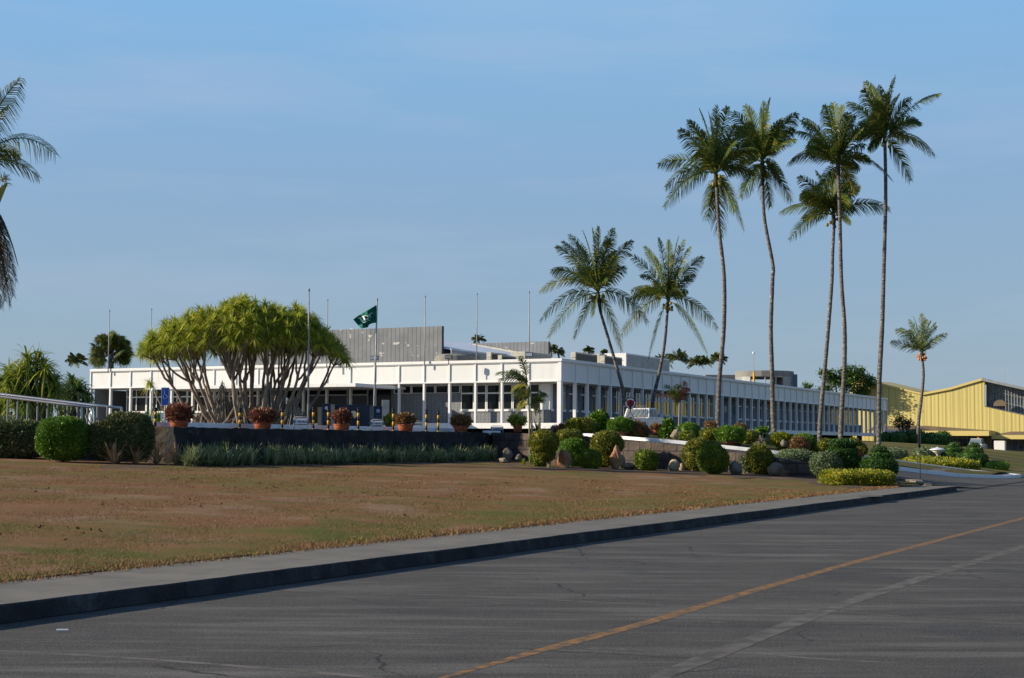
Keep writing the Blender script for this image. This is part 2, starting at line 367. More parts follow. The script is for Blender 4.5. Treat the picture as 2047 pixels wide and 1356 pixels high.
def lawnmat(name, dry=1.0):
    m = mat(name, (.26,.132,.072), .95, (.21,.118,.058), .35, 1, .8, 70, spec=.05, detail=8)
    addmix(m, (.31,.205,.14), noise_mask(.5,.52,.62,.75,(1,1,1),RZ,7,5))            # pinkish bare hay
    addmix(m, (.15,.132,.038), noise_mask(.28,.47,.60,.8,(.6,1.3,1),RZ,8,11))     # olive growth
    addmix(m, (.075,.12,.02), noise_mask(.5,.56,.64,.85,(.6,1.2,1),RZ,10,23,.7))    # green tufts
    addmix(m, (.12,.13,.03), tband(11.5,15.0,.8,.34,.58,1.0))
    addmix(m, (.07,.12,.02), tband(11.5,20.0,.55,.52,.60,.8))
    addmix(m, (.09,.05,.03), noise_mask(5,.62,.70,.7,(1,1,1),0,5,31))            # dark clods
    addmix(m, (.36,.25,.14), noise_mask(34,.54,.66,.6,(1,1,1),0,3,37))
    addmix(m, (.08,.055,.025), noise_mask(26,.56,.66,.65,(1,1,1),0,3,41))
    return m
M['concrete'] = addmix(M['concrete'], (.06,.056,.05), brick_mask(3.0,60,.010,axis='u')); addmix(M['kerb_dark'], (.015,.015,.015), brick_mask(3.0,60,.012,axis='u'))
M['lawn'] = lawnmat('dry_lawn_turf')
M['lawnfar'] = mat('far_lawn', (.20,.15,.06), .95, (.11,.12,.03), .15, 1, .3, 20, spec=.05, detail=8)
M['bedgrass'] = mat('bed_grass', (.10,.11,.03), .95, (.16,.12,.06), 1.2, 1, .5, 30, spec=.05, detail=8)
# asphalt dressing: pale worn streaks crossing the lane, dark joints
addmix(M['asphalt'], (.026,.025,.024), noise_mask(.9,.54,.68,.75,(.3,2.2,1),-R(4),9,53,.66))
addmix(M['asphalt'], (.16,.15,.13), noise_mask(.7,.50,.68,.8,(.35,2.6,1),-R(4),10,3,.66))
addmix(M['asphalt'], (.14,.13,.112), noise_mask(2.2,.54,.70,.8,(.3,2.2,1),-R(4),9,43,.7))
addmix(M['asphalt'], (.028,.03,.034), noise_mask(.5,.56,.70,.6,(1,1,1),0,8,9,.6))
addmix(M['asphalt'], (.20,.195,.18), noise_mask(60,.57,.66,.75,(1,1,1),0,2,13))
addmix(M['asphalt'], (.018,.018,.02), noise_mask(45,.58,.66,.8,(1,1,1),0,2,17))
addmix(M['asphalt'], (.012,.012,.012), crack_mask(.33,.006,.35,.47,.55))
g = MB(); g.quad((-2500,-300,-.06),(2500,-300,-.06),(2500,2500,-.06),(-2500,2500,-.06)); tag(g.build('ground', M['lawnfar']), kind='structure')
g = MB(); g.quad(W3(-40,-30),W3(420,-30),W3(420,9.9),W3(-40,9.9)); road = tag(g.build('road', M['asphalt']), kind='structure')
# --- road paint and repair strips ---
M['linepaint'] = mat('worn_yellow_line', (.27,.135,.04), .85, (.085,.07,.05), 9, 1, lo=.40, hi=.62, detail=10)
M['worn'] = mat('pale_worn_strip', (.15,.138,.118), .95, (.075,.07,.06), 5, 1, lo=.42, hi=.62, detail=10)
M['worn2'] = mat('dusty_strip', (.125,.116,.10), .95, (.07,.065,.057), 5, 1, lo=.4, hi=.62, detail=10)
def strip_px(name, pts, w, mt, z=.0018):
    """a painted band along ground points seen at these pixels; w in metres, may be a list"""
    Q = [P(a, b, 10) for a, b in pts]; Q = [Vector((0,0,CZ))+(q-Vector((0,0,CZ)))*((CZ-z)/(CZ-q.z)) for q in Q]
    n0 = len(Q); dense = []
    for a, b in zip(Q, Q[1:]):
        k = max(2, int((b-a).length/.6))
        dense += [a.lerp(b, i/k) for i in range(k)]
    dense.append(Q[-1]); V = []; Fc = []
    for i, p in enumerate(dense):
        d = (dense[min(i+1,len(dense)-1)]-dense[max(0,i-1)]).normalized(); c = Vector((-d.y,d.x,0))
        f = i/(len(dense)-1); e = min(1, f*8+.25, (1-f)*8+.25)
        j = 1+.12*math.sin(i*1.9)+.08*math.sin(i*4.3+1)
        V += [p+c*w*.5*j*e, p-c*w*.5*j*e]
    Fc = [(2*i,2*i+1,2*i+3,2*i+2) for i in range(len(dense)-1)]
    return tag(meshobj(name, V, Fc, mt, None), kind='structure')
strip_px('road_centre_line', [(780,1385),(1060,1306),(1300,1243),(1526,1175),(1701,1126),(1869,1082),(2100,1022)], .15, M['linepaint'])
strip_px('road_repair_strip', [(1250,1400),(1330,1348),(1470,1292),(1670,1213),(1830,1160),(2080,1082)], .19, M['worn2'], .0015)
strip_px('road_marking', [(-30,1299),(300,1318),(620,1343),(800,1360)], .075, M['worn'], .0015)
strip_px('road_marking', [(1480,1303),(1620,1316),(1800,1326)], .06, M['worn'], .0015)
strip_px('road_marking', [(620,1184),(900,1190),(1180,1203),(1400,1214),(1650,1220),(1850,1236),(2080,1250)], .05, M['worn'], .0015)
strip_px('road_marking', [(1300,1083),(1500,1088),(1800,1097),(2080,1107)], .05, M['worn'], .0015)
strip_px('road_marking', [(1560,1138),(1800,1143),(2080,1152)], .05, M['worn'], .0015)
strip_px('road_marking', [(1168,1296),(1215,1296),(1292,1301)], .13, M['worn2'], .0015)
strip_px('road_marking', [(1420,1243),(1436,1244),(1452,1245)], .10, M['worn2'], .0015)
# --- sidewalk with kerb ---
SE = 52.6
g = MB(); g.quad(W3(52.3,9.8,.014),W3(57.5,9.8,.014),W3(57.5,12.2,.014),W3(52.3,12.2,.014)); tag(g.build('road_apron', M['asphalt']), kind='structure')
g = MB(); n = 460
def wob(s, k): return .014*math.sin(s*.9+k)+.009*math.sin(s*2.3+k*2)+.008*math.sin(s*7.1+k*3)+.006*math.sin(s*12.7+k)
for i in range(n-1):
    s0 = -40+ (SE+40)*i/(n-1); s1 = -40+(SE+40)*(i+1)/(n-1)
    a0, a1, b0, b1 = 9.9+wob(s0,0), 9.9+wob(s1,0), 9.93+wob(s0,1), 9.93+wob(s1,1)
    g.quad(W3(s0,a0,-.02), W3(s1,a1,-.02), W3(s1,b1,.150), W3(s0,b0,.150))
    g.quad(W3(s0,b0,.150), W3(s1,b1,.150), W3(s1,b1+.02,.165), W3(s0,b0+.02,.165))
g.quad(W3(SE,9.9,-.02), W3(SE+.4,11.2,-.02), W3(SE+.4,11.2,.16), W3(SE,9.93,.165))
tag(g.build('kerb', M['kerb_dark']), kind='structure')
g = MB()
for i in range(n-1):
    s0 = -40+ (SE+40)*i/(n-1); s1 = -40+(SE+40)*(i+1)/(n-1)
    g.quad(W3(s0,9.95+wob(s0,1),.165), W3(s1,9.95+wob(s1,1),.165), W3(s1,11.5+wob(s1,3),.165), W3(s0,11.5+wob(s0,3),.165))
tag(g.build('sidewalk', M['concrete']), kind='structure')
# pale concrete patch near the end of the pavement
g = MB(); q = [G(a,b,lambda s,t:.172) for a,b in ((1712,991),(1757,990),(1766,992.5),(1722,994))]; g.quad(*q); tag(g.build('pavement_patch', M['worn2']), kind='structure')
# --- lower lawn, driveway, island, terrace, upper ground ---
def wallS(t): return interp(t, WALL)
def wf(f): return lambda t: -40+(wallS(t)-.05+40)*f
tt = lin(11.48, 33.6, 46)
grid_mesh('lawn', [wf(f) for f in lin(0,1,160)], tt, lambda s,t: lowz(s,t)+.012, M['lawn'], bump=.02)
grid_mesh('lawn', lin(-60,40.1,60), lin(33.6,60,20), lambda s,t: lowz(s,t)+.012, M['lawn'])
A_ = [(33,71),(28,70),(25,70),(22,72),(19,74),(16.5,76),(13.5,78),(9.9,80)]; A_ = A_[::-1]
AL = [(a,b) for a,b in A_]
def Aline(t): return interp(t, AL)
BL = [(11.3,75.5),(11.6,73),(12.9,70),(15,66),(17.5,64),(20,63),(25,62.4),(28,63.6),(33,66.5)]
def Bline(t): return interp(t, BL)
# driveway sheet
grid_mesh('driveway', [ (lambda f: (lambda t: wallS(t)+(Aline(t)+6-wallS(t))*f))(f) for f in lin(0,1,20)], lin(9.85,33.5,50), lambda s,t: upz(s,t)+.02, M['asphalt'])
grid_mesh('upper_ground', [ (lambda e: (lambda t: wallS(t)+e))(e) for e in [.1,3,6,9,12,15,20,25,30,36,42,50,60,70,85,100,120,145,170,200,240,300,370]], lin(9.95,33.5,26)+[36,40,46,55,70,90,120,160], upz, M['lawnfar'])
g = MB(); g.stb(40.3,112,33.9,92,.4,2.04); tag(g.build('terrace', M['pave']), kind='structure')
grid_mesh('car_park', lin(63,108,30), lin(29,33.8,8), lambda s,t: upz(s,t)+.045, M['asphalt'])
# --- kerbs of the drive (follow the slope) ---
def kerb_line(name, pts, w, h, mt, label=None, z0=-.2):
    g = MB(); P3 = [W3(s,t,upz(s,t)) for s,t in pts]
    V = []
    for i, p in enumerate(P3):
        d = (P3[min(i+1,len(P3)-1)]-P3[max(0,i-1)]); d.z = 0; d.normalize(); c = Vector((-d.y,d.x,0))*w*.5
        V += [p-c+Vector((0,0,z0)), p-c+Vector((0,0,h)), p+c+Vector((0,0,h)), p+c+Vector((0,0,z0))]
    Fc = []
    for i in range(len(P3)-1):
        for k in range(4): Fc.append((4*i+k, 4*i+(k+1)%4, 4*i+4+(k+1)%4, 4*i+4+k))
    Fc += [(0,1,2,3), tuple(4*(len(P3)-1)+k for k in (3,2,1,0))]
    g.add(V, Fc); return tag(g.build(name, mt, bevel=.02), kind='structure')
near = [(Bline(t),t) for t in lin(33,13,28)]+[(71.3,12.2),(73,11.6),(74.6,11.3)]
tip = [(76,11.35),(77.2,11.9),(78,12.8)]
far = [(Aline(t),t) for t in lin(14,33,26)]
isl = near+tip+far
kerb_line('island_kerb', isl, .24, .17, M['white_kerb'])
g = MB(); V = []; Fc = []
ts = lin(12.1,33,40)
for t in ts:
    a, b = Bline(t)+.1, Aline(t)-.1
    for f in lin(0,1,7): s_ = a+(b-a)*f; V.append(W3(s_,t,upz(s_,t)+.13+.12*math.sin(math.pi*f)))
for i in range(len(ts)-1):
    for j in range(6): Fc.append((i*7+j, i*7+j+1, (i+1)*7+j+1, (i+1)*7+j))
tag(meshobj('island_bed', V, Fc, M['bedgrass'], None, True), kind='structure')
V = []; ts = lin(11.5,15,8); Fc = []
for t in ts:
    a, b = Bline(t)+.1, min(Aline(t)-.1,77.4)
    for f in lin(0,1,5): s_ = a+(b-a)*f; V.append(W3(s_,t,upz(s_,t)+.15+(.12*math.sin(math.pi*f) if t>13.8 else 0)-(.06 if t>14.2 else 0)))
for i in range(len(ts)-1):
    for j in range(4): Fc.append((i*5+j, i*5+j+1, (i+1)*5+j+1, (i+1)*5+j))
tag(meshobj('island_paving', V, Fc, M['concrete'], None, True), kind='structure')
# far side kerb beyond the drive mouth
kerb_line('roadside_kerb', [(s,10.4+ (1.5 if s<84 else 0)*(84-s)/4) for s in (81,82.5,84,100,140,200)], .2, .14, M['white_kerb'])
# --- low painted kerb behind the bollards ---
g = MB(); g.stb(40.6,62.3,35.0,35.22,2.04,2.24); g.stb(62.5,64,33.62,33.82,1.9,2.14)
tag(g.build('terrace_kerb', M['white_kerb'], bevel=.02), kind='structure')

# ================= retaining walls =================
def disp_wall(name, path, z0f, z1f, th, mt, label, cat, seed=1, rough=.05):
    """thick wall along a path of (s,t), front face gently uneven"""
    rn = random.Random(seed); V = []; Fc = []
    pts = [Vector((s,t)) for s,t in path]; dense = []
    for a, b in zip(pts, pts[1:]):
        k = max(1,int((b-a).length/.3)); dense += [a.lerp(b,i/k) for i in range(k)]
    dense.append(pts[-1]); nz = 7; rows = []
    for i, p in enumerate(dense):
        d = (dense[min(i+1,len(dense)-1)]-dense[max(0,i-1)]).normalized(); c = Vector((d.y,-d.x))
        z0, z1 = z0f(*p), z1f(*p); row = []
        for k in range(nz):
            o = p+c*rn.uniform(-rough,rough)*(1 if 0<k<nz-1 else .3); row.append(W3(o.x,o.y,z0+(z1-z0)*k/(nz-1)+(rn.uniform(-.03,.03) if k==nz-1 else 0)))
        q = p-c*th; row += [W3(q.x,q.y,z1), W3(q.x,q.y,z0)]; rows.append(row)
    m = nz+2
    for r in rows: V += r
    for i in range(len(rows)-1):
        for k in range(m): Fc.append((i*m+k, (i+1)*m+k, (i+1)*m+(k+1)%m, i*m+(k+1)%m))
    Fc += [tuple(range(m)), tuple((len(rows)-1)*m+k for k in range(m))[::-1]]
    return tag(meshobj(name, V, Fc, mt, None), label, cat)
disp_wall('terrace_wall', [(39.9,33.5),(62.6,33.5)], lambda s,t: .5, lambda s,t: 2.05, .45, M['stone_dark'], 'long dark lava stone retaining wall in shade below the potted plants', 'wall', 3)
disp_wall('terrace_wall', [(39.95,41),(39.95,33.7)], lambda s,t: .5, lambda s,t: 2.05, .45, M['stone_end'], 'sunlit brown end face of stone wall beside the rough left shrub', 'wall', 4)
wp = [(62.75,33.4),(61.6,31)]+[(wallS(t),t) for t in (28,23.6,20,17.4,15,13)]
disp_wall('driveway_wall', wp, lambda s,t: .1, lambda s,t: upz(s,t)+.06, .4, M['stone_block'], 'brown stone block wall stepping down under the ramp behind shrubs and rocks', 'wall', 5, .02)
g = MB(); pts = [(13,wallS(13)),(12.2,56.0),(11.5,55.2),(10.8,54)]
disp_wall('wall_end', [(wallS(13),13),(56.0,12.2),(55.0,11.6),(53.6,11.2)], lambda s,t: .0, lambda s,t: .30 if t>11.9 else .2, .25, M['rock_grey'], 'low crumbling stone edging at the corner where drive meets pavement', 'kerb stones', 6, .06)

# ================= office building =================
S0, T0 = 90.4, 42.95
CX = W3(S0,T0,0); GZ = 2.04
ZB0, ZB1, ZF, ZS, ZT, ZH, ZFB, ZFT = 2.52, 2.90, 2.90, 3.84, 5.02, 5.62, 5.69, 7.25
BL_, BR_ = 2.07, 2.03
bd = thing('office_building', W3(S0,T0,GZ), 'long low white panelled office building with grey walls and deep fascia on columns', 'building')
Lw = 2.4+19*BL_; Lq = 2.4+45*BR_
def LB(g, w0, w1, d0, d1, z0, z1): return g.stb(S0+d0, S0+d1, T0+w0, T0+w1, z0, z1)   # left (front) face: w along, d depth inward
def RB(g, q0, q1, d0, d1, z0, z1): return g.stb(S0+q0, S0+q1, T0+d0, T0+d1, z0, z1)   # right face
# floor beam
g = MB(); LB(g,0,Lw,-.08,.4,ZB0,ZB1); g.build('floor_beam', M['white'], bd, bevel=.01)
g = MB(); RB(g,.41,Lq,-.08,.4,ZB0,ZB1); g.build('floor_beam', M['white'], bd, bevel=.01)
g = MB(); g.stb(S0+.4,S0+Lq-.4,T0+.4,T0+Lw-.4,ZB0+.12,ZB1-.02); g.build('floor_slab', M['pave'], bd)
# piers under the floor
for k in range(12):
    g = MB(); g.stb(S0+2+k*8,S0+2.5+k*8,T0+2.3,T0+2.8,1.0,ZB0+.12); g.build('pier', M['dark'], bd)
g = MB(); g.stb(S0+2.5,S0+Lq-1,T0+4,T0+4.2,.3,ZB0+.1); g.build('underfloor_shade_sheet', M['dark'], bd); g = MB(); g.stb(S0+2.2,S0+2.4,T0+2.5,T0+39,1.6,ZB0+.1); g.build('underfloor_shade_sheet', M['dark'], bd)  # dark sheets added so the gap below the floor beam reads as shade
# recessed walls
REC = 1.6
for w_ in ((REC,8.66,ZF,ZS-.001),(8.66,14.2,ZF,ZT+.05),(24.9,Lw-.2,ZF,ZS-.001)):   # front wall pieces under and between windows
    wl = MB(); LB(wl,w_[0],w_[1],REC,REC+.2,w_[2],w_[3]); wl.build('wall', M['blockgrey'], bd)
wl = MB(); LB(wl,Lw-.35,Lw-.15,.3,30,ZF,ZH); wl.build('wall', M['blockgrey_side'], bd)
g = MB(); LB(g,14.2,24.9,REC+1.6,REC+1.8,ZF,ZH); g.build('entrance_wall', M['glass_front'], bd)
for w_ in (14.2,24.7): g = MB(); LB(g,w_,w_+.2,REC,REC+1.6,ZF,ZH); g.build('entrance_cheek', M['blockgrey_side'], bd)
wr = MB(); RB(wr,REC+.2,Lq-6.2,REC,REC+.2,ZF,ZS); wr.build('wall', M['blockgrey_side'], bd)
for k in range(0,42):
    q = 2.4+k*BR_
    if k == 18: continue
    g = MB(); a_, b_ = (q-.27,q+.27) if k != 17 else (q-.27,q+2*BR_-.3)
    RB(g,a_,b_,REC-.03,REC+.17,ZS,ZH); g.build('window_pier', M['blockgrey_side'], bd)
g = MB(); LB(g,0.1,Lw,.1,REC+.5,ZH,ZH+.06); RB(g,REC+.5,Lq,.1,REC+.5,ZH,ZH+.06); g.build('soffit', M['soffit'], bd)
g = MB(); LB(g,0.02,Lw,.02,.3,ZFB-.02,ZFT-.2); g.build('fascia_backing', M['white'], bd)
# interior slab so that rooms are dark
g = MB(); g.stb(S0+REC+2.2,S0+Lq-7,T0+REC+6,T0+Lw-2,ZF,ZH); g.build('inner_core', M['slab'], bd)
g = MB(); g.stb(S0+.3,S0+Lq-.2,T0+.3,T0+Lw-.2,6.3,6.9); g.build('roof', M['pave'], bd)
# fascia: top cornice, bottom rail, ribs and a panel per bay
for face, Ln in ((LB,Lw),(RB,Lq)):
    g = MB()
    if face is LB:
        face(g,-.16,Ln,-.16,.12,ZFT-.20,ZFT); face(g,-.1,Ln,-.1,.12,ZFT-.26,ZFT-.202); face(g,-.08,Ln,-.08,.1,ZFB,ZFB+.09)
    else:
        face(g,.121,Ln,-.16,.12,ZFT-.20,ZFT-.003); face(g,.121,Ln,-.1,.12,ZFT-.26,ZFT-.204); face(g,.101,Ln,-.08,.1,ZFB,ZFB+.088)
    g.build('cornice', M['white'], bd, bevel=.012)
def ribs(face, xs, last):
    for x in xs:
        g = MB(); face(g,x-.055,x+.055,-.07,.08,ZFB+.091,ZFT-.261); g.build('fascia_rib', M['white'], bd)
lx = [2.4+k*BL_ for k in range(20)]; rx = [2.4+k*BR_ for k in range(46)]
ribs(LB, lx, Lw); ribs(RB, rx, Lq)
g = MB(); g.stb(S0-.09,S0+.15,T0-.09,T0+.15,ZFB+.091,ZFT-.262); g.build('fascia_rib', M['white'], bd)
def panels(face, xs):
    prev = 0.15
    for x in xs:
        g = MB(); face(g,prev+.06,x-.06,.0,.03,ZFB+.092,ZFT-.262); g.build('fascia_panel', M['panel'], bd); prev = x
M['panel'] = mat('ribbed_white_panel', (.74,.74,.72), .45, (.69,.69,.68), .5, .5)
def rib_bump(m, sc, axis):
    nt = m.node_tree; g = N(nt,'ShaderNodeNewGeometry'); dp = N(nt,'ShaderNodeVectorMath', operation='DOT_PRODUCT'); dp.inputs[1].default_value = tuple(axis)
    nt.links.new(g.outputs['Position'], dp.inputs[0]); mu = N(nt,'ShaderNodeMath', operation='MULTIPLY'); mu.inputs[1].default_value = sc; nt.links.new(dp.outputs['Value'], mu.inputs[0])
    si = N(nt,'ShaderNodeMath', operation='SINE'); nt.links.new(mu.outputs[0], si.inputs[0]); b = N(nt,'ShaderNodeBump'); b.inputs['Strength'].default_value = .35; b.inputs['Distance'].default_value = .02
    nt.links.new(si.outputs[0], b.inputs['Height']); nt.links.new(b.outputs[0], nt.nodes['Principled BSDF'].inputs['Normal'])
addmix(M['panel'], (.50,.49,.45), noise_mask(1.5,.54,.74,.4,(3,3,.25),0,7,29))
panels(LB, lx); panels(RB, rx)
# columns
def column(face, x, wdt=.075):
    g = MB(); face(g,x-wdt,x+wdt,-.05,.17,ZB1-.02,ZFB-.001); g.build('column', M['white'], bd, bevel=.008)
for x in lx: column(LB, x)
for x in rx: column(RB, x)
g = MB(); g.stb(S0-.06,S0+.24,T0-.06,T0+.24,ZB1-.02,ZFB-.001); g.build('column', M['white'], bd, bevel=.01)
g = MB(); g.stb(S0+REC-.04,S0+REC+.35,T0+REC-.04,T0+2.33,ZS,ZH); g.build('column', M['white'], bd)
# windows: one frame with panes, copied along each face
def window(face, x0, x1, d, z0, z1, mull, trans=None, sill=True):
    gm_ = M['glass_front'] if face is LB else M['glass']
    f = MB(); fw = .035
    for a, b in ((x0,x0+fw*2),(x1-fw*2,x1)): face(f,a,b,d-.05,d+.05,z0,z1)
    face(f,x0+fw*2,x1-fw*2,d-.05,d+.05,z0,z0+.06); face(f,x0+fw*2,x1-fw*2,d-.05,d+.05,z1-.05,z1)
    for m in mull: face(f,m-fw,m+fw,d-.048,d+.048,z0+.06,z1-.05)
    if trans: face(f,x0+fw*2,x1-fw*2,d-.06,d+.046,trans-.05,trans+.05)
    if sill: face(f,x0,x1,d-.14,d-.051,z0-.10,z0+.05)
    fo = f.build('window', M['white'], bd)
    p = MB(); face(p,x0+.02,x1-.02,d-.008,d+.008,z0+.02,z1-.02); p.build('pane', gm_, fo)
    ROOTLOC[fo.name] = ROOTLOC[bd.name]
    return fo
dW = REC+.05
# front face windows near the corner
edges = [REC+.25+.1]+lx
window(LB,2.36,2.4+BL_-.02,dW,ZS,ZH,[3.4],ZT)
window(LB,2.4+BL_+.02,2.4+2*BL_-.02,dW,ZS,ZH,[2.4+1.5*BL_],ZT)
window(LB,2.4+2*BL_+.02,8.6,dW,ZS,ZH,[2.4+2.5*BL_],ZT)
for a, b in ((8.64,10.7),(10.7,12.7),(12.7,14.18)):
    window(LB,a+.02,b-.02,dW,ZT+.02,ZH,[(a+b)/2],None,False)
x = 24.95
while x+2 < Lw-.3:
    window(LB,x,x+2.05,dW,ZS,ZH,[x+1.02],ZT); x += 2.07
# corner return and right face windows
window(RB,REC+.25,2.4-.28,REC+.05,ZS,ZH,[1.98],ZT)
w0 = window(RB,2.4+.28,2.4+BR_-.28,REC+.05,ZS,ZH,[2.4+.5*BR_],ZT)
for k in range(1,41):
    if k in (17,18): continue
    off = U*(k*BR_); c = w0.copy(); COL.objects.link(c); c.location = w0.location+off
    for ch in w0.children: c2 = ch.copy(); COL.objects.link(c2); c2.parent = c
# corner white post between glass
# entrance: frame, doors
ex0, ex1 = 14.5, 24.6
en = MB()
for x in (17.4,19.2,21.0,22.8): LB(en,x-.06,x+.06,REC+1.5,REC+1.6,ZF,ZH-.1)
LB(en,17.34,22.86,REC+1.49,REC+1.6,5.0,5.12); LB(en,14.5,22.86,REC+1.49,REC+1.6,ZH-.2,ZH-.08); en.build('entrance_frame', M['alu'], bd)
for x in (17.5,19.3,21.1):
    g = MB(); LB(g,x,x+.85,REC+1.53,REC+1.57,ZF+.02,4.98); d = g.build('door', M['glass_front'], bd)
    g = MB(); LB(g,x+.74,x+.77,REC+1.47,REC+1.52,3.7,4.2); g.build('handle', M['alu'], d)
# canopy
g = MB(); cz = 5.35
LB(g,13.2,31.5,-5.0,REC-.1,cz,cz+.16); cn = g.build('canopy', M['soffit'], bd, bevel=.02)
g = MB(); LB(g,13.1,13.2,-5.1,REC-.1,cz-.02,cz+.22); LB(g,13.2,31.6,-5.1,-5.0,cz-.02,cz+.22); g.build('canopy_edge', M['panel'] if 'panel' in M else M['white'], bd)
for q in ():
    g = MB(); LB(g,q-.06,q+.06,-4.9,-4.78,GZ,cz); g.build('canopy_post', M['white'], bd)
# lettering high on the wall beside the entrance
def text(txt, loc, ax, up, size, mt, parent=None, name='lettering', bold=0.0, ext=.004, align='CENTER'):
    cu = bpy.data.curves.new(name,'FONT'); cu.body = txt; cu.size = size; cu.align_x = align; cu.align_y = 'CENTER'; cu.extrude = ext; cu.offset = bold
    cu.materials.append(mt); tmp = bpy.data.objects.new('tmp_text', cu); COL.objects.link(tmp); bpy.context.view_layer.update()
    me = bpy.data.meshes.new_from_object(tmp.evaluated_get(bpy.context.evaluated_depsgraph_get())); bpy.data.objects.remove(tmp); o = bpy.data.objects.new(name, me); link(o, parent)
    base = ROOTLOC[parent.name] if parent is not None else Vector((0,0,0))
    ax = Vector(ax).normalized(); up = Vector(up).normalized(); nn = ax.cross(up)
    mw = Matrix((ax,up,nn)).transposed().to_4x4(); mw.translation = Vector(loc)-base; o.matrix_basis = mw
    return o
text('F. F. HALL', W3(S0+REC-.02,T0+12.4,4.78), -W, (0,0,1), .26, M['galv'], bd)
# window air conditioner boxes on the right face
for q in (16.9,18.6):
    g = MB(); qq = 2.4+q*BR_+.6; RB(g,qq-.35,qq+.35,REC-.3,REC+.05,4.35,4.95); g.build('window_cooler', M['galv'], bd, bevel=.02)

# ================= roof hall behind =================
hl = thing('auditorium_block', W3(108.4,62.6,6.9), 'grey concrete block hall with tall end walls rising behind the white roof', 'building')
ZP = 11.35
g = MB(); g.stb(108.4,108.75,62.6,86,6.95,ZP); g.build('end_wall', M['blocktop'], hl, bevel=.02)
g = MB(); g.stb(129,129.35,62.6,86,6.95,ZP); g.build('end_wall', M['blocktop'], hl, bevel=.02)
g = MB(); e0, e1 = 62.8, 72.1; za, zb = 9.55, 11.45
g.add([W3(108.76,e0-.9,za-.1),W3(128.99,e0-.9,za-.1),W3(128.99,e1,zb),W3(108.76,e1,zb),W3(108.76,e0-.9,za-.22),W3(128.99,e0-.9,za-.22),W3(128.99,e1,zb-.3),W3(108.76,e1,zb-.3)],
      [(0,1,2,3),(4,7,6,5),(0,4,5,1),(1,5,6,2),(2,6,7,3),(3,7,4,0)])
g.build('sloping_roof', M['roofwhite'], hl)
g = MB(); g.stb(108.76,128.99,e0-.95,e0-.85,za-.75,za-.23); g.build('gutter', M['galv'], hl)
g = MB(); g.stb(108.76,128.99,e0+.2,e0+.4,6.95,za-.05); g.build('side_wall', M['bluewall'], hl)
g = MB(); g.add([W3(128.94,e0-.8,za-.05),W3(128.94,71.0,11.2),W3(128.94,71.0,11.34),W3(128.94,e0-.8,za+.18)],[(0,1,2,3)]); g.build('flashing', M['beige'], hl)
# ================= things on the roof =================
UP = Vector((0,0,1)); RZF = 6.9
AX = (U, W, UP)
def put(px, py, Y): p = P(px, py, Y); return p
def roofbox(name, px0, px1, ytop, Y, depth, mt, label, cat, group=None, grille=False, z0=None):
    """box unit on the roof: its left (front) face spans px0..px1; depth runs along the building"""
    p0, p1 = P(px0, ytop, Y), P(px1, ytop, Y); s, t1 = ST(p0)
    # front face lies in plane s; find t where the right edge meets px1
    d = ray(px1, ytop); k = s/(d.x*U.x+d.y*U.y); q = Vector((d.x*k,d.y*k,0)); t0 = ST(q)[1]
    z1 = p0.z; z0 = z0 or RZF
    o = thing(name, W3(s,t0,z0), label, cat, group)
    g = MB(); g.stb(s,s+depth,t0,t1,z0,z1); g.build('housing', mt, o, bevel=.03)
    g = MB(); g.stb(s+.12,s+depth-.12,t0-.03,t0-.002,z0+.15,z1-.12)
    g.build('grille', M['darkmetal'] if grille else M['galv'], o)
    g = MB(); g.stb(s-.03,s-.002,t0+.1*(t1-t0),t1-.1*(t1-t0),z0+.12,z1-.1)
    n = 5
    g2 = MB(); 
    for k in range(n): g2.stb(s-.035,s-.004,t0+.15*(t1-t0),t1-.15*(t1-t0),z0+.2+(z1-z0-.4)*k/n,z0+.26+(z1-z0-.4)*k/n)
    g2.build('vent_slats', mt, o)
    return o
roofbox('cooling_unit', 972.5, 982, 704.5, 108, 2.6, M['beige'], 'beige cooling unit with slatted end before the sloping white roof', 'air conditioner', None, True)
roofbox('cooling_unit', 995, 1003.5, 710, 106, 2.2, M['beige'], 'smallest low beige cooling unit just left of the young palm top', 'air conditioner', None, True)
roofbox('duct_cabinet', 1021, 1050, 703.5, 110, 4.5, M['beige'], 'wide grey green duct cabinet in front of the second block wall', 'duct cabinet')
roofbox('cooling_unit', 1141, 1151, 704, 112, 4.0, M['beige'], 'tall beige cooling unit with dark side nearest the roof corner', 'air conditioner', None, True)
roofbox('cooling_unit', 1199, 1209, 711, 120, 3.6, M['beige'], 'beige cooling unit with dark side left of white cabin', 'air conditioner', None, True)
roofbox('duct_cabinet', 1162, 1199, 708.5, 122, 1.5, M['beige'], 'long pale duct between two beige cooling units', 'duct')
roofbox('roof_cabin', 1208, 1252, 707, 132, 10.5, M['white'], 'large white sheet metal cabin on the roof behind leaning palm', 'roof cabin', None, False)
roofbox('cooling_unit', 1268, 1276, 724.5, 136, 4.5, M['beige'], 'small beige cooling unit right of white roof cabin', 'air conditioner', None, True)
# round tank in front of side wall of hall
c = P(915,700,112); g = MB(); g.lathe((c.x,c.y,RZF),[(1.7,0),(1.7,1.1),(1.5,1.25)],28); tag(g.build('roof_tank', M['slab'], None, False, loc=(c.x,c.y,RZF)), 'low round galvanised tank under the hall eave', 'tank')
c = P(962,706,112); g = MB(); g.lathe((c.x,c.y,RZF),[(1.0,0),(1.0,1.2),(.2,1.5)],20)
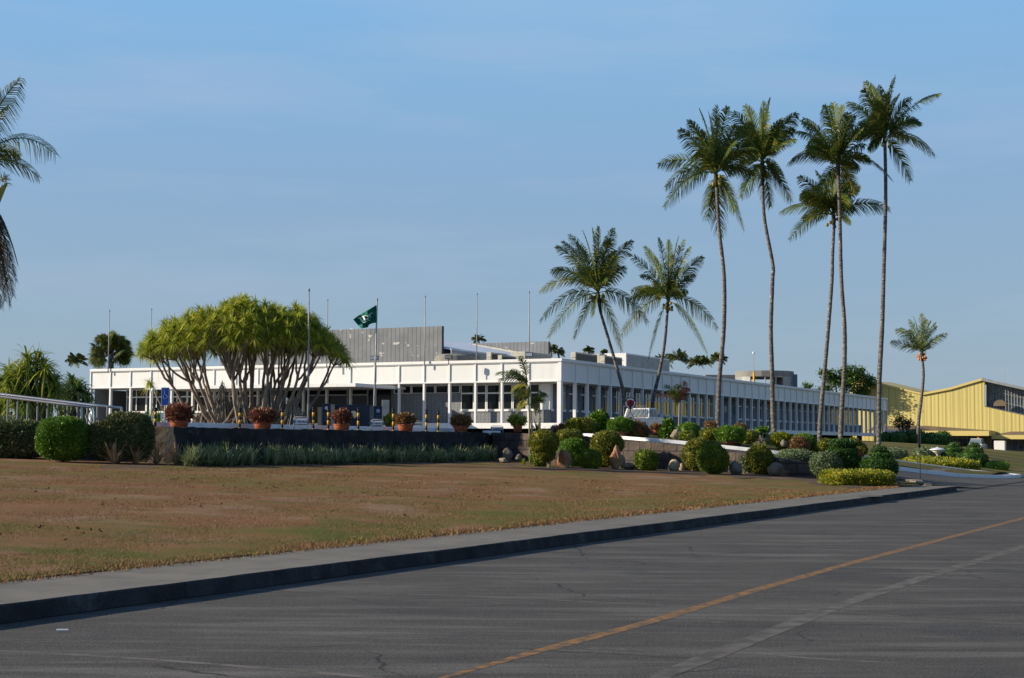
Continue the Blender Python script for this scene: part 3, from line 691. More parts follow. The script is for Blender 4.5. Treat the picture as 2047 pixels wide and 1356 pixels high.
# floodlights
fl0 = None
def floodlight(px, py, Y, white, label):
    c = P(px,py,Y); o = thing('floodlight', (c.x,c.y,7.25), label, 'floodlight', 'floodlights along the roof edge')
    g = MB(); g.box(c,(.26,.09,.15)); g.build('housing', M['darkmetal'], o, bevel=.02)
    g = MB(); g.box(c-Vector((.02,.1,0)),(.22,.012,.11)); g.build('lens', M['signwhite'] if white else M['beige'], o)
    g = MB(); g.tube([(c.x,c.y,6.9),(c.x,c.y,c.z-.12)],.03); g.build('bracket', M['darkmetal'], o)
floodlight(749,716,103,True,'boxy floodlight on the roof beside the flag mast')
floodlight(897,714,102.5,False,'pale boxed floodlight on the roof beside the tall block wall end')
floodlight(1058,709,101.5,True,'boxy white faced floodlight on the roof at foot of mast near corner')
# roof masts
def mast(px, ytop, Y, z0, label, r=.045, base=None):
    p = P(px, ytop, Y); b = Vector((p.x+ (0 if base is None else (base-px)*Y/F), p.y, z0))
    o = thing('flagpole', b, label, 'flagpole', 'bare flagpoles around the building')
    g = MB(); g.tube([b,b.lerp(p,.5),p],[r,r*.85,r*.6],8); g.build('pole', M['steelpole'], o, True)
    g = MB(); g.lathe((p.x,p.y,p.z-.02),[(.05,0),(.06,.06),(.02,.13)],8); g.build('finial', M['galv'], o, True)
    return o
mast(219,622,118,6.9,'bare pole in front of the dark fan palm')
mast(303,619,117,6.9,'bare pole rising left of the spreading tree crown')
mast(385,617,116,6.9,'bare pole half hidden behind the spreading tree crown')
mast(655,601,108,6.9,'thin bare pole behind right shoulder of the spreading tree')
mast(850,594,104.5,6.9,'bare pole crossing the tall block wall')
mast(953.5,589,103.3,6.9,'bare pole beside distant palm and sloping white roof')
mast(1058,585,102.2,6.9,'bare pole nearest the roof corner')
mast(617.5,581,70,2.04,'tall thick bare pole in front of the entrance canopy, planted at ground level',.052,620)
fp = mast(754,600,84,2.04,'tall pole flying the green flag',.06,750)
# ---- flag ----
def fxy(x, y):
    d = .12*math.sin(x*.018+y*.006)+.05*math.sin(x*.04-y*.02); return P(680+x/13.56, 580+y/13.56, 83.9+d)
def edge(u, pts):
    u *= len(pts)-1; i = min(int(u), len(pts)-2); f = u-i; return (pts[i][0]+(pts[i+1][0]-pts[i][0])*f, pts[i][1]+(pts[i+1][1]-pts[i][1])*f)
topE = [(980,405),(880,470),(780,525),(660,595),(560,655),(450,725),(355,800)]
botE = [(978,890),(910,892),(840,912),(775,950),(755,1012),(660,1030),(565,1042)]
nu, nv = 30, 16; V = []
for i in range(nu+1):
    a, b = edge(i/nu, topE), edge(i/nu, botE)
    for j in range(nv+1): V.append(fxy(a[0]+(b[0]-a[0])*j/nv, a[1]+(b[1]-a[1])*j/nv))
Fc = [(i*(nv+1)+j,(i+1)*(nv+1)+j,(i+1)*(nv+1)+j+1,i*(nv+1)+j+1) for i in range(nu) for j in range(nv)]
fbase = fxy(978,405)
fo = meshobj('flag', V, Fc, M['flag'], None, True, loc=fbase); tag(fo, 'green flag with white serif letters blowing left from its pole', 'flag')
md = fo.modifiers.new('thick','SOLIDIFY'); md.thickness = .01
def stroke(g, pts, w0, w1=None):
    w1 = w1 or w0; Q = []
    for i, (x, y) in enumerate(pts):
        a = pts[max(0,i-1)]; b = pts[min(len(pts)-1,i+1)]; dx, dy = b[0]-a[0], b[1]-a[1]; l = math.hypot(dx,dy); w = (w0+(w1-w0)*i/(len(pts)-1))/2
        for s_ in (1,-1):
            p = fxy(x-dy/l*w*s_, y+dx/l*w*s_); Q.append(p+Vector((0,-.03,0)))
    b0 = len(g.v); g.v += [tuple(q) for q in Q]; g.f += [(b0+2*i,b0+2*i+1,b0+2*i+3,b0+2*i+2) for i in range(len(pts)-1)]
g = MB()
stroke(g, [(490,768),(570,748)], 22); stroke(g, [(545,760),(580,820),(620,885)], 40); stroke(g, [(598,893),(690,880)], 16)
stroke(g, [(585,735),(650,705),(700,700)], 22); stroke(g, [(628,730),(665,800),(700,865)], 38); stroke(g, [(670,878),(745,858)], 14)
stroke(g, [(665,705),(715,700),(755,720),(765,755),(740,782),(700,790)], 26); stroke(g, [(715,785),(760,812),(805,832)], 34, 12)
stroke(g, [(755,685),(800,665)], 18); stroke(g, [(785,672),(810,710),(832,762)], 44, 6); stroke(g, [(790,690),(815,650),(868,622)], 14, 26)
meshobj('lettering', g.v, g.f, M['flagwhite'], fo)

# rooftop round structure far right
c = P(1528,760,168); o = thing('round_roof_turret', (c.x,c.y,6.9), 'grey round rooftop turret with open gallery far back on the roof', 'roof turret')
zt = P(1528,743.5,168).z
g = MB(); n = 40
def arc_wall(g, c, r, a0, a1, z0, z1, th=.25, n=24):
    V = []
    for i in range(n+1):
        a = a0+(a1-a0)*i/n
        for rr, z in ((r,z0),(r,z1),(r-th,z1),(r-th,z0)): V.append((c.x+rr*math.cos(a),c.y+rr*math.sin(a),z))
    g.add(V, [(4*i+k,4*i+(k+1)%4,4*i+4+(k+1)%4,4*i+4+k) for i in range(n) for k in range(4)]+[(0,1,2,3),(4*n+3,4*n+2,4*n+1,4*n)])
arc_wall(g, c, 3.3, 0, 2*math.pi, zt-.65, zt); g.build('ring_wall', M['slab'], o)
g = MB(); arc_wall(g, c, 3.28, R(150), R(232), 6.9, zt-.65); arc_wall(g, c, 3.28, R(-60), R(60), 6.9, zt-.65); g.build('lower_wall', M['galv'], o)
g = MB(); g.lathe((c.x,c.y,zt-.75),[(3.05,0),(3.05,.08)],30); g.build('floor_plate', M['pave'], o)
for a in (240,262,284): 
    g = MB(); x, y = c.x+3.15*math.cos(R(a)), c.y+3.15*math.sin(R(a)); g.tube([(x,y,6.9),(x,y,zt-.65)],.07); g.build('post', M['steelpole'], o)
pl = P(1500,748,166)
for k, dx in enumerate((2.55,3.1)):
    g = MB(); g.box((c.x+dx,c.y-1,(6.9+zt-.15-.2*k)/2),(.28,.9,(zt-.15-.2*k-6.9)/2)); g.build('duct_box', M['slab'] if k==0 else M['bluewall'], o, bevel=.03)
g = MB(); q = P(1490,744,170); g.box((q.x-2.1,q.y+3,(6.9+q.z)/2-.15),(2.4,2.4,(q.z-6.9)/2-.15)); tag(g.build('stair_house', M['slab'], None, loc=(q.x,q.y,6.9), bevel=.03), 'plain pale stair house left of the round turret', 'roof structure')
p = P(1506.5,706,160); o = thing('weather_mast', (p.x,p.y,6.9), 'thin mast with white instrument head and orange base on the roof', 'mast')
g = MB(); g.tube([(p.x,p.y,6.9),(p.x,p.y,p.z)],.035); g.build('pole', M['steelpole'], o)
g = MB(); g.lathe((p.x,p.y,p.z-.15),[(.05,0),(.13,.1),(.13,.22),(.04,.3)],10); g.build('instrument_head', M['signwhite'], o, True)
q = P(1507,757,160); g = MB(); g.lathe((q.x,q.y,6.9),[(.5,0),(.45,.1),(.12,.9),(.1,max(1.0,q.z-6.9+.7))],10); g.build('base', M['yellow'], o, True)
# tall thin antenna on yellow hall is added with it

# ================= signs, bollards, pots on the terrace =================
TZ = 2.05
def on_terrace(px, t): # point on wall strip under a pixel column
    d = ray(px, 860); k = t/(d.x*W.x+d.y*W.y); return Vector((d.x*k, d.y*k, TZ))
b0 = thing('bollard', (0,0,0), '', 'bollard', 'black and yellow striped bollards on the wall')
z = 0
for k, (c_, h) in enumerate((('yellow',.07),('black',.20),('yellow',.27),('black',.19),('yellow',.26),('black',.22))):
    g = MB(); g.lathe((0,0,z),[(.048,0),(.048,h)],14); g.build('band', M[c_], b0, True); z += h
g = MB(); g.lathe((0,0,z),[(.05,0),(.062,.02),(.062,.05),(.04,.07)],14); g.build('cap', M['black'], b0, True)
bl = [(310,815,856,'striped bollard just left of the blue wheelchair sign'),(479,816,858,'striped bollard between the spreading tree roots and second terracotta pot'),
      (564,815,859.5,'striped bollard left of the first white vehicle notice'),(626,814,860,'striped bollard just right of tall bare pole'),
      (656,814,861,'striped bollard touching the left side of the third red leaved pot'),(716,815,862,'striped bollard before the big navy wall sign'),
      (786,817,863,'striped bollard between the yellow green pot and the fourth large pot'),(852,819,864,'left of the two close bollards before grey wall'),(876,820,864,'right of the two close bollards before grey wall')]
for i, (px, yt, yb, lab) in enumerate(bl):
    p = on_terrace(px, 34.1); o = b0 if i == 0 else copy_tree(b0); o.location = p; o['label'] = lab
    pt = P(px, yt, p.y); sc = (pt.z-TZ)/1.28; o.scale = (1.0,1.0,sc)
for px, Y, lab in ((147,60,'striped bollard seen through the handrail behind round bush'),(95,60,'striped bollard behind handrail below the yellow lettering'),(22,60,'striped bollard at far left behind handrail'),(258,74,'striped bollard under the building windows left of round lamp')):
    o = copy_tree(b0); q = P(px,850,Y); o.location = (q.x,q.y,TZ); o['label'] = lab

def np_leaf(name, Pc, Dn, ln, wd, mt, parent, jit=.5, curl=.0):
    """lanceolate leaves: centre base points Pc, directions Dn (unit), length ln, width wd"""
    n = len(Pc); rnd = rng.normal(size=(n,3)); side = np.cross(Dn, rnd); side /= np.linalg.norm(side,axis=1)[:,None]+1e-9
    ln = np.broadcast_to(ln,(n,))[:,None]; wd = np.broadcast_to(wd,(n,))[:,None]
    mid = Pc+Dn*ln*.5; tipp = Pc+Dn*ln; tipp[:,2] -= curl*ln[:,0]; mid[:,2] -= curl*.2*ln[:,0]
    V = np.stack([Pc, mid+side*wd*.5, tipp, mid-side*wd*.5],1).reshape(-1,3)
    return meshobj(name, V, np.arange(4*n).reshape(n,4), mt, parent)
def unit(a): return a/(np.linalg.norm(a,axis=1)[:,None]+1e-9)
def shell_points(n, c, r, pw=2.0, inner=.0):
    """points and normals on a superellipsoid"""
    d = unit(rng.normal(size=(n,3)))
    k = (np.sum(np.abs(d)**pw,1))**(1/pw); p = d/k[:,None]
    nn = unit(np.sign(p)*np.abs(p)**(pw-1)/np.array(r)); 
    if inner: p *= (1-rng.random((n,1))*inner)
    return p*np.array(r)+np.array(c), nn
ICO = None
def core(c, r, pw, shr=.93, seed=0):
    global ICO
    if ICO is None:
        import bmesh
        bm = bmesh.new(); bmesh.ops.create_icosphere(bm, subdivisions=3, radius=1)
        ICO = (np.array([v.co[:] for v in bm.verts]), np.array([[v.index for v in f.verts] for f in bm.faces])); bm.free()
    d = ICO[0]; k = (np.sum(np.abs(d)**pw,1))**(1/pw)
    ns = 1+.04*np.sin(d[:,0]*9+seed)+.04*np.sin(d[:,2]*11+seed*2)+.03*np.sin(d[:,1]*8+seed*3)
    return d/k[:,None]*np.array(r)*shr*ns[:,None]+np.array(c), ICO[1]
pots_lab = {}
def pot(o, c, rt, h, mt, taper=.82, name='pot'):
    g = MB(); g.lathe(c,[(rt*taper,0),(rt*.97,h*.82),(rt*.97,h*.84),(rt*1.04,h*.85),(rt*1.04,h),(rt*.92,h),(rt*.9,h-.06)],28)
    g.build(name, mt, o, True)
def loose_plant(name, c, r, mt, parent, n=1500, leaf=.12, wd=.05, up=.35, pw=2, inner=.55, gap=None):
    p, nn = shell_points(n, c, r, pw, inner)
    if gap: keep = np.sin(p[:,0]*gap+1)+np.sin(p[:,2]*gap*1.3+2)+np.sin(p[:,1]*gap*.9) > -1.2; p, nn = p[keep], nn[keep]
    dn = unit(nn+rng.normal(size=nn.shape)*.55+np.array([0,0,up]))
    return np_leaf(name, p-dn*leaf*.4, dn, leaf*(.7+.6*rng.random(len(p))), wd, mt, parent)
def potted(px, pw_, yb, ptop, ytop, hw, Y, mt, potmt, label, t=None, leaf=.13, n=1700, cat='potted plant', grp='potted shrubs along the wall', shape=2.2):
    """px centre, pot half width px, pot bottom/top y, foliage top y, foliage half width"""
    m = Y/F; b = P(px, yb, Y); zp = P(px, ptop, Y).z; zt = P(px, ytop, Y).z
    o = thing('potted_shrub', b, label, cat, grp)
    pot(o, b, pw_*m, zp-b.z, potmt)
    g = MB(); g.lathe((b.x,b.y,zp-.05),[(pw_*m*.9,0),(pw_*m*.88,.02)],16); g.build('soil', M['soil'], o)
    zc = (zt+zp-.1)/2; r = (hw*m, hw*m, (zt-zp+.1)/2)
    V, Fi = core((b.x,b.y,zc), tuple(k*.85 for k in r), shape, .6); meshobj('inner_stems', V, Fi, mt, o)
    loose_plant('foliage', (b.x,b.y,zc), r, mt, o, n, leaf*1.15, leaf*.42, inner=.45, pw=shape, gap=9)
    return o
def Yt(px, t): d = ray(px, 870); return t/(d.x*W.x+d.y*W.y)
potted(358,19,856.5,842,806,28,Yt(358,34.3),M['red'],M['terracotta'],'widest dark red shrub in terracotta pot beside blue wheelchair sign')
potted(525,18,858.5,844,815,29,Yt(525,34.3),M['red'],M['terracotta'],'copper leaved shrub in terracotta pot below the spreading tree')
potted(683,16.5,861.5,848,817,22,Yt(683,34.3),M['red'],M['terracotta'],'copper leaved shrub in terracotta pot before the navy wall sign')
potted(810.5,16,863.5,849,826,20,Yt(810,34.3),M['redgreen'],M['terracotta'],'brownish shrub in scrolled terracotta pot between bollards')
potted(921,14.5,865,852,828,21,Yt(921,34.3),M['redgreen'],M['terracotta'],'rosy brown shrub in terracotta pot standing alone before grey wall')
potted(779,8,859,850,829,13,76,M['yelgreen'],M['terracotta'],'yellow green plant in small pot behind the bollards', leaf=.2, n=500)
potted(1035,9.5,864,848,829,17,Yt(1035,34.6),M['yelgreen'],M['terracotta'],'yellow green plant in upright terracotta pot beside young palm', leaf=.24, n=600)
# ---- wheelchair sign ----
p = on_terrace(329,36.5); p.z = TZ; o = thing('wheelchair_sign', p, 'blue wheelchair parking sign on a pale post', 'sign')
Y = p.y; zt, zb = P(329,775,Y).z, P(329,811,Y).z; cx = p.x; m = Y/F
g = MB(); g.tube([p,(p.x,p.y,zb)],.035,10); g.build('post', M['steelpole'], o, True)
g = MB(); g.box((cx,Y,(zt+zb)/2),(8*m,.015,(zt-zb)/2)); g.build('panel_rim', M['signwhite'], o)
g = MB(); g.box((cx,Y-.012,(zt+zb)/2),(7.1*m,.012,(zt-zb)/2-.9*m)); g.build('panel', M['blue'], o)
g = MB(); g.box((cx,Y-.028,zb+6.5*m),(6.4*m,.003,2.4*m)); g.build('text_band', M['blue2'] if 'blue2' in M else M['rail'], o) if False else None
M['icon'] = mat('sign_icon_paint', (.35,.5,.75), .5)
g = MB(); yy = Y-.03; zc = (zt+zb)/2+3*m
def fl(pts, w): g.tube([(cx+a*m,yy,zc+b*m) for a,b in pts], w*m, 6)
fl([(4.0*math.cos(a)+.2,4.6*math.sin(a)-3.2) for a in [R(x) for x in range(150,371,20)]],.38)
fl([(-1.5,7),(-1.4,3.0),(-.6,1.6),(2.6,1.4),(4.0,-3.0),(5.2,-3.6)],.42); g.lathe((cx-1.6*m,yy-.01,zc+8.2*m),[(.9*m,0),(.9*m,.9*m)],10)
g.build('wheelchair_symbol', M['icon'], o)
# ---- white frame notices ----
def notice(px, half, ytop, ybot, yfoot, t, lines, label, Y=None):
    Y = Y or Yt(px,t); m = Y/F; b = P(px,yfoot,Y); b.z = TZ if abs(b.z-TZ)<.4 else b.z
    o = thing('notice_board', b, label, 'notice', 'low white notices on tube frames'); zt, zb = P(px,ytop,Y).z, P(px,ybot,Y).z
    g = MB(); g.tube([(b.x-half*m,Y,b.z),(b.x-half*m,Y,zt-.05),(b.x-half*m+.06,Y,zt),(b.x+half*m-.06,Y,zt),(b.x+half*m,Y,zt-.05),(b.x+half*m,Y,b.z)],.018,8); g.build('frame', M['steelpole'], o, True)
    g = MB(); g.box((b.x,Y,(zt-.04+zb)/2),((half-1.0)*m,.012,(zt-.06-zb)/2)); g.build('board', M['signwhite'], o)
    for k, ln in enumerate(lines):
        h = (zt-zb)/(len(lines)+.6); text(ln,(b.x,Y-.02,zt-.04-h*(k+.8)),(1,0,0),(0,0,1),h*.75,M['text'],o,bold=.004)
notice(601,13.5,834,848.5,860,34.6,['IRRI VEHICLES'],'white notice reading IRRI VEHICLES left of tall bare pole')
notice(754,11.5,839,851,863.5,34.6,['IRRI VEHICLES'],'white notice reading IRRI VEHICLES before the pylon with pole')
notice(833,10,842,851,863.5,34.6,['VEHICLES'],'white notice partly behind the scrolled terracotta pot')
notice(993.5,12,852,860,866,34.6,['IRRI   COMMUTER BUS','PARKING ONLY'],'small white two line notice over the pale kerb near young palm')
# ---- navy signs before the entrance ----
def slabbox(px0, px1, yt, yb, Y, th=.25):
    a, b = P(px0,yt,Y), P(px1,yt,Y); return ((a.x+b.x)/2, Y, (a.z+TZ)/2), ((b.x-a.x)/2, th/2, (a.z-TZ)/2)
c, h = slabbox(646,661,807,858,80); o = thing('pylon_sign', (c[0],c[1],TZ), 'navy pylon sign with pale emblem left of the big navy wall sign', 'sign', 'navy pylon signs by the entrance')
g = MB(); g.box(c,h); g.build('panel', M['navy'], o, bevel=.01)
g = MB(); g.box((c[0]-h[0]-.16,c[1]+.1,c[2]-.1),(.10,.3,h[2]-.1)); g.build('side_slab', M['slab'], o)
M['faint'] = mat('faint_blue_lettering', (.06,.12,.22), .5)
def emblem(o, cx, y, cz, r, mt): g = MB(); g.tube([(cx,y,cz),(cx,y-.01,cz)],r,20); g.build('emblem', mt, o)
emblem(o, c[0], c[1]-.14, c[2]+h[2]-.25, .10, M['icon'])
g = MB(); [g.box((c[0],c[1]-.135,c[2]+h[2]-.5-.09*k),(h[0]*.7,.004,.02)) for k in range(6)]; g.build('text_lines', M['faint'], o)
c, h = slabbox(749,764,812,860,76); o2 = thing('pylon_sign', (c[0],c[1],TZ), 'navy pylon sign with pale emblem at the foot of flag pole', 'sign', 'navy pylon signs by the entrance')
g = MB(); g.box(c,h); g.build('panel', M['navy'], o2, bevel=.01)
g = MB(); g.box((c[0]-h[0]-.12,c[1]+.1,c[2]),(.11,.3,h[2])); g.build('side_slab', M['slab'], o2)
emblem(o2, c[0], c[1]-.14, c[2]+h[2]-.25, .10, M['icon'])
g = MB(); [g.box((c[0],c[1]-.135,c[2]+h[2]-.5-.09*k),(h[0]*.7,.004,.02)) for k in range(6)]; g.build('text_lines', M['faint'], o2)
c, h = slabbox(664,742,809,858,83); o = thing('entrance_wall_sign', (c[0],c[1],TZ), 'wide navy wall sign with round pale emblem before the entrance', 'sign')
g = MB(); g.box(c,h); g.build('panel', M['navy'], o, bevel=.01); g = MB(); g.box((c[0]-h[0]+.06,c[1]-.05,c[2]),(.11,.2,h[2])); g.build('side_slab', M['slab'], o)
q = P(706.5,829,82.8); emblem(o, q.x, q.y, q.z, .21, M['beige'])
c, h = slabbox(764,778,800,840,96); o = thing('wall_cabinet', (c[0],c[1],c[2]-h[2]), 'pale grey standing cabinet right of the flag pole', 'cabinet')
g = MB(); g.box((c[0],c[1],c[2]+.3),(h[0],.2,h[2]-.3)); g.build('housing', M['galv'], o, bevel=.02)
g = MB(); g.box((c[0],c[1]-.21,c[2]-.1),(h[0]*.6,.01,.12)); g.build('slot', M['darkmetal'], o)
# globe lamps on stalks near the tree
for px, py, Y, lab in ((306,781,66,'small white globe lamp on a stalk left of the wheelchair sign'),(573,800,80,'small globe lamp among the tree stems on the right')):
    q = P(px,py,Y); o = thing('globe_lamp', (q.x,q.y,TZ), lab, 'lamp', 'small globe lamps')
    g = MB(); g.tube([(q.x,q.y,TZ),(q.x,q.y,q.z)],.025,8); g.build('post', M['steelpole'], o)
    g = MB(); g.lathe((q.x,q.y,q.z-.06),[(.03,0),(.075,.03),(.095,.09),(.075,.15),(.02,.18)],14); g.build('globe', M['signwhite'], o, True)
# ---- handrail ----
o = thing('handrail', W3(40.6,44,TZ), 'sloping double pipe handrail on close grey posts above the left hedge', 'railing')
def railpt(px, py, Y): return P(px,py,Y)
g = MB(); g.tube([railpt(-60,780.5,55.5),railpt(0,788,55),railpt(187,810.5,53.5),railpt(243,815.5,53)],.05,10); g.tube([railpt(243,815.5,53),railpt(243,855,53)],.045,10); g.build('top_rail', M['rail'], o, True)
g = MB(); g.tube([railpt(-60,786.5,54.3),railpt(0,793,54),railpt(130,808.5,53),railpt(182,814.5,52.6)],.045,10); g.tube([railpt(183,814.5,52.6),railpt(185,850,52.6)],.03,8); g.build('lower_rail', M['rail'], o, True)
for k in range(12):
    px = -4+19.9*k; y = 788+px*.118+4
    if px > 190: y = 813
    g = MB(); a = railpt(px,y,54-.004*px); g.tube([a,(a.x,a.y,1.9)],.035,8); g.build('post', M['railpost'], o)
o = thing('white_railing', P(173,850,62), 'low white tube frame with two uprights behind the handrail end', 'railing')
g = MB(); a = P(163,811,62); g.tube([(a.x,62,TZ),(a.x,62,a.z+.05)],.05,8); b = P(246,816,62); g.build('upright', M['white'], o)
g = MB(); g.tube([P(30,811,62),P(162,811,62)],.04,8); g.build('crossbar', M['white'], o)
# dark board with yellow lettering, half hidden by leaves
q = P(114,793,70); o = thing('lettered_board', (q.x,q.y,TZ), 'dark board with orange lettering half hidden behind screw pine leaves', 'sign')
g = MB(); g.box((q.x,q.y,q.z+.1),(.62,.05,.3)); g.build('board', M['darkmetal'], o)
text('ZAA ST',(q.x,q.y-.06,q.z+.0),(1,0,0),(0,0,1),.30,M['yellow'],o,bold=.006)
g = MB(); g.tube([(q.x-.5,q.y,TZ),(q.x-.5,q.y,q.z)],.04); g.tube([(q.x+.5,q.y,TZ),(q.x+.5,q.y,q.z)],.04); g.build('post', M['railpost'], o)
# ================= vehicles =================
def wheel(o, c, r, w, ax, side):
    """c: hub centre, ax: axle direction"""
    ax = Vector(ax).normalized(); g = MB(); g.tube([c-ax*w/2, c+ax*w/2], r, 20); wh = g.build('wheel', M['tyre'], o, False, .02)
    g = MB(); g.tube([c+ax*(side*w*.5-.01), c+ax*(side*w*.5+.012)], r*.58, 14); g.build('rim', M['galv'], wh)
def pickup(org, fw, label):
    """org: ground point at the rear right corner; fw: forward direction"""
    f = Vector(fw).normalized(); r = Vector((f.y,-f.x,0)); o = thing('pickup_truck', org, label, 'pickup truck')
    def pt(x, y, z):
        if x > 1.5: x -= .45*min(1,(x-1.5)/.4)
        return org+(f*x-r*y+UP*z)*1.04           # x forward, y to the left, z up
    def box(g, x0,x1,y0,y1,z0,z1): a_, b_ = pt(x0,y0,z0), pt(x1,y1,z1); e_ = b_-a_; g.box((a_+b_)/2, (abs(e_.dot(f))/2,abs(e_.dot(r))/2,abs(e_.z)/2), (f,r,UP))
    wd = 1.66
    g = MB(); box(g,.05,2.05,.03,.12,.62,1.02); box(g,.05,2.05,wd-.12,wd-.03,.62,1.02); box(g,.05,2.05,.12,wd-.12,.55,.64); box(g,1.98,2.05,.12,wd-.12,.64,1.02); g.build('cargo_bed', M['carwhite'], o, bevel=.025)
    g = MB(); box(g,.0,.05,.06,wd-.06,.60,1.02); g.build('tailgate', M['carwhite'], o, bevel=.015)
    g = MB(); box(g,-.12,.02,.05,wd-.05,.40,.55); g.build('rear_bumper', M['galv'], o, bevel=.03)
    for y in (.0,wd-.13):
        g = MB(); box(g,-.012,.06,y,y+.13,.68,.96); g.build('tail_light', M['taillight'], o)
    # cab and hood from side profile
    prof = [(2.08,.45),(2.08,1.02),(2.22,1.02),(2.48,1.60),(3.42,1.62),(4.02,1.08),(4.98,.98),(5.05,.80),(5.05,.42)]
    V = [pt(x, .02+(.10 if z > 1.2 else 0), z) for x, z in prof]+[pt(x, wd-.02-(.10 if z > 1.2 else 0), z) for x, z in prof]; n = len(prof)
    g = MB(); g.add(V, [tuple(range(n)), tuple(range(n,2*n))[::-1]]+[(i,n+i,n+(i+1)%n,(i+1)%n) for i in range(n)]); g.build('cab', M['carwhite'], o, bevel=.03)
    g = MB(); g.quad(pt(2.23,.14,1.08),pt(2.23,wd-.14,1.08),pt(2.44,wd-.2,1.54),pt(2.44,.2,1.54)); 
    g.v = [tuple(Vector(v)-f*.02) for v in g.v]; g.build('rear_window', M['carglass'], o)
    for a in ([(2.36,1.10),(3.02,1.10),(3.02,1.54),(2.54,1.53)],[(3.10,1.10),(3.86,1.12),(3.44,1.53),(3.10,1.54)]):
        g = MB(); g.quad(*[pt(x, .005+(.06 if z > 1.3 else .015), z) for x, z in a]); g.v = [tuple(Vector(v)+r*.012) for v in g.v]; g.build('side_window', M['carglass'], o)
        g = MB(); g.quad(*[pt(x, wd-.005-(.06 if z > 1.3 else .015), z) for x, z in a]); g.v = [tuple(Vector(v)-r*.012) for v in g.v]; g.build('side_window', M['carglass'], o)
    g = MB(); g.quad(pt(3.98,.14,1.12),pt(3.98,wd-.14,1.12),pt(3.48,wd-.2,1.57),pt(3.48,.2,1.57)); g.v = [tuple(Vector(v)+f*.02+UP*.015) for v in g.v]; g.build('windscreen', M['carglass'], o)
    for x in (.9,4.15):
        for y, sd_ in ((.1,1),(wd-.1,-1)): wheel(o, pt(x,y,.34), .37, .2, r, sd_)
    g = MB(); box(g,.5,1.3,-.004,.03,.40,.80); g.build('wheel_arch', M['black'], o)
    g = MB(); box(g,.2,4.9,.2,wd-.2,.3,.5); g.build('underbody', M['darkmetal'], o)
    g = MB()
    for y in lin(.15,wd-.15,6): g.tube([pt(2.0,y,1.02),pt(2.0,y,1.72 if y in (.15,) else 1.70)], .016, 6)
    g.tube([pt(2.0,.12,1.70),pt(2.0,wd-.12,1.70)], .018, 6); g.tube([pt(2.0,.12,1.10),pt(2.0,wd-.12,1.10)], .018, 6); g.build('guard_rack', M['bark'], o)
    g = MB(); g.tube([pt(1.9,.25,1.0),pt(1.95,.25,2.0)], .012, 6); g.build('aerial', M['darkmetal'], o)
    for y in (-.16,wd+.02):
        g = MB(); box(g,3.75,3.82,y,y+.14,1.1,1.28); g.build('mirror', M['carwhite'], o, bevel=.02)
    g = MB(); [box(g,x,x+.12,-.006,.012,.98,1.01) for x in (2.5,3.2)]; g.build('door_handle', M['darkmetal'], o)
q = P(1272,872,86); s_, t_ = ST(q); q.z = upz(s_,t_)+.05
pickup(q, U*.97-W*.04, 'white double cab pickup truck parked behind the round signs and bowl planter')
def car(org, fw, label, paint, name='parked_car', ln=4.2, wd=1.68, ht=1.42, suv=False):
    f = Vector(fw).normalized(); r = Vector((f.y,-f.x,0)); o = thing(name, org, label, 'car')
    def pt(x, y, z): return org+f*x-r*y+UP*z
    b = [(0,.35),(-.02,.75),(.15,.92),(ln*.22,.98),(ln*.72,.96),(ln*.95,.82),(ln,.6),(ln,.35)]
    g = MB(); n = len(b); g.add([pt(x,-wd/2,z) for x, z in b]+[pt(x,wd/2,z) for x, z in b], [tuple(range(n)), tuple(range(n,2*n))[::-1]]+[(i,n+i,n+(i+1)%n,(i+1)%n) for i in range(n)])
    g.build('body', paint, o, bevel=.05)
    k = .06 if suv else .14
    c = [(ln*k,.93),(ln*(k+.10),ht-.03),(ln*.30,ht),(ln*.50,ht-.02),(ln*.72,.95)]; n = len(c)
    g = MB(); g.add([pt(x,-wd/2+.06+(.14 if z>1.1 else 0),z) for x, z in c]+[pt(x,wd/2-.06-(.14 if z>1.1 else 0),z) for x, z in c], [tuple(range(n)), tuple(range(n,2*n))[::-1]]+[(i,n+i,n+(i+1)%n,(i+1)%n) for i in range(n)])
    g.build('roof', paint, o, bevel=.04)
    def pane(nm, pts, off): g = MB(); g.quad(*[pt(*p_)+off for p_ in pts]); g.build(nm, M['carglass'], o)
    h = wd/2-.1
    pane('windscreen', [(ln*.71,-h,.99),(ln*.71,h,.99),(ln*.52,h-.1,ht-.07),(ln*.52,-h+.1,ht-.07)], f*.02+UP*.02)
    pane('rear_window', [(ln*k+.03,-h,.99),(ln*k+.03,h,.99),(ln*(k+.09),h-.1,ht-.07),(ln*(k+.09),-h+.1,ht-.07)], -f*.03+UP*.005)
    for sg in (1,-1):
        pane('side_window', [(ln*(k+.06),sg*(wd/2-.06),1.0),(ln*.42,sg*(wd/2-.06),1.0),(ln*.42,sg*(wd/2-.19),ht-.08),(ln*(k+.12),sg*(wd/2-.19),ht-.08)], -r*sg*.012)
        pane('side_window', [(ln*.44,sg*(wd/2-.06),1.0),(ln*.66,sg*(wd/2-.06),1.0),(ln*.52,sg*(wd/2-.19),ht-.08),(ln*.44,sg*(wd/2-.19),ht-.08)], -r*sg*.012)
        for x in (ln*.2,ln*.8): wheel(o, pt(x,sg*(wd/2-.08),.31), .31, .19, r, -sg)
        g = MB(); g.box(pt(ln-.01,sg*(wd/2-.25),.68),(.03,.14,.07),(f,r,UP)); g.build('headlight', M['signwhite'], o, bevel=.01)
        g = MB(); g.box(pt(.0,sg*(wd/2-.2),.75),(.03,.12,.08),(f,r,UP)); g.build('tail_light', M['taillight'], o, bevel=.01)
    return o
M['carteal'] = mat('pale_green_car_paint', (.45,.58,.52), .2, spec=.6)
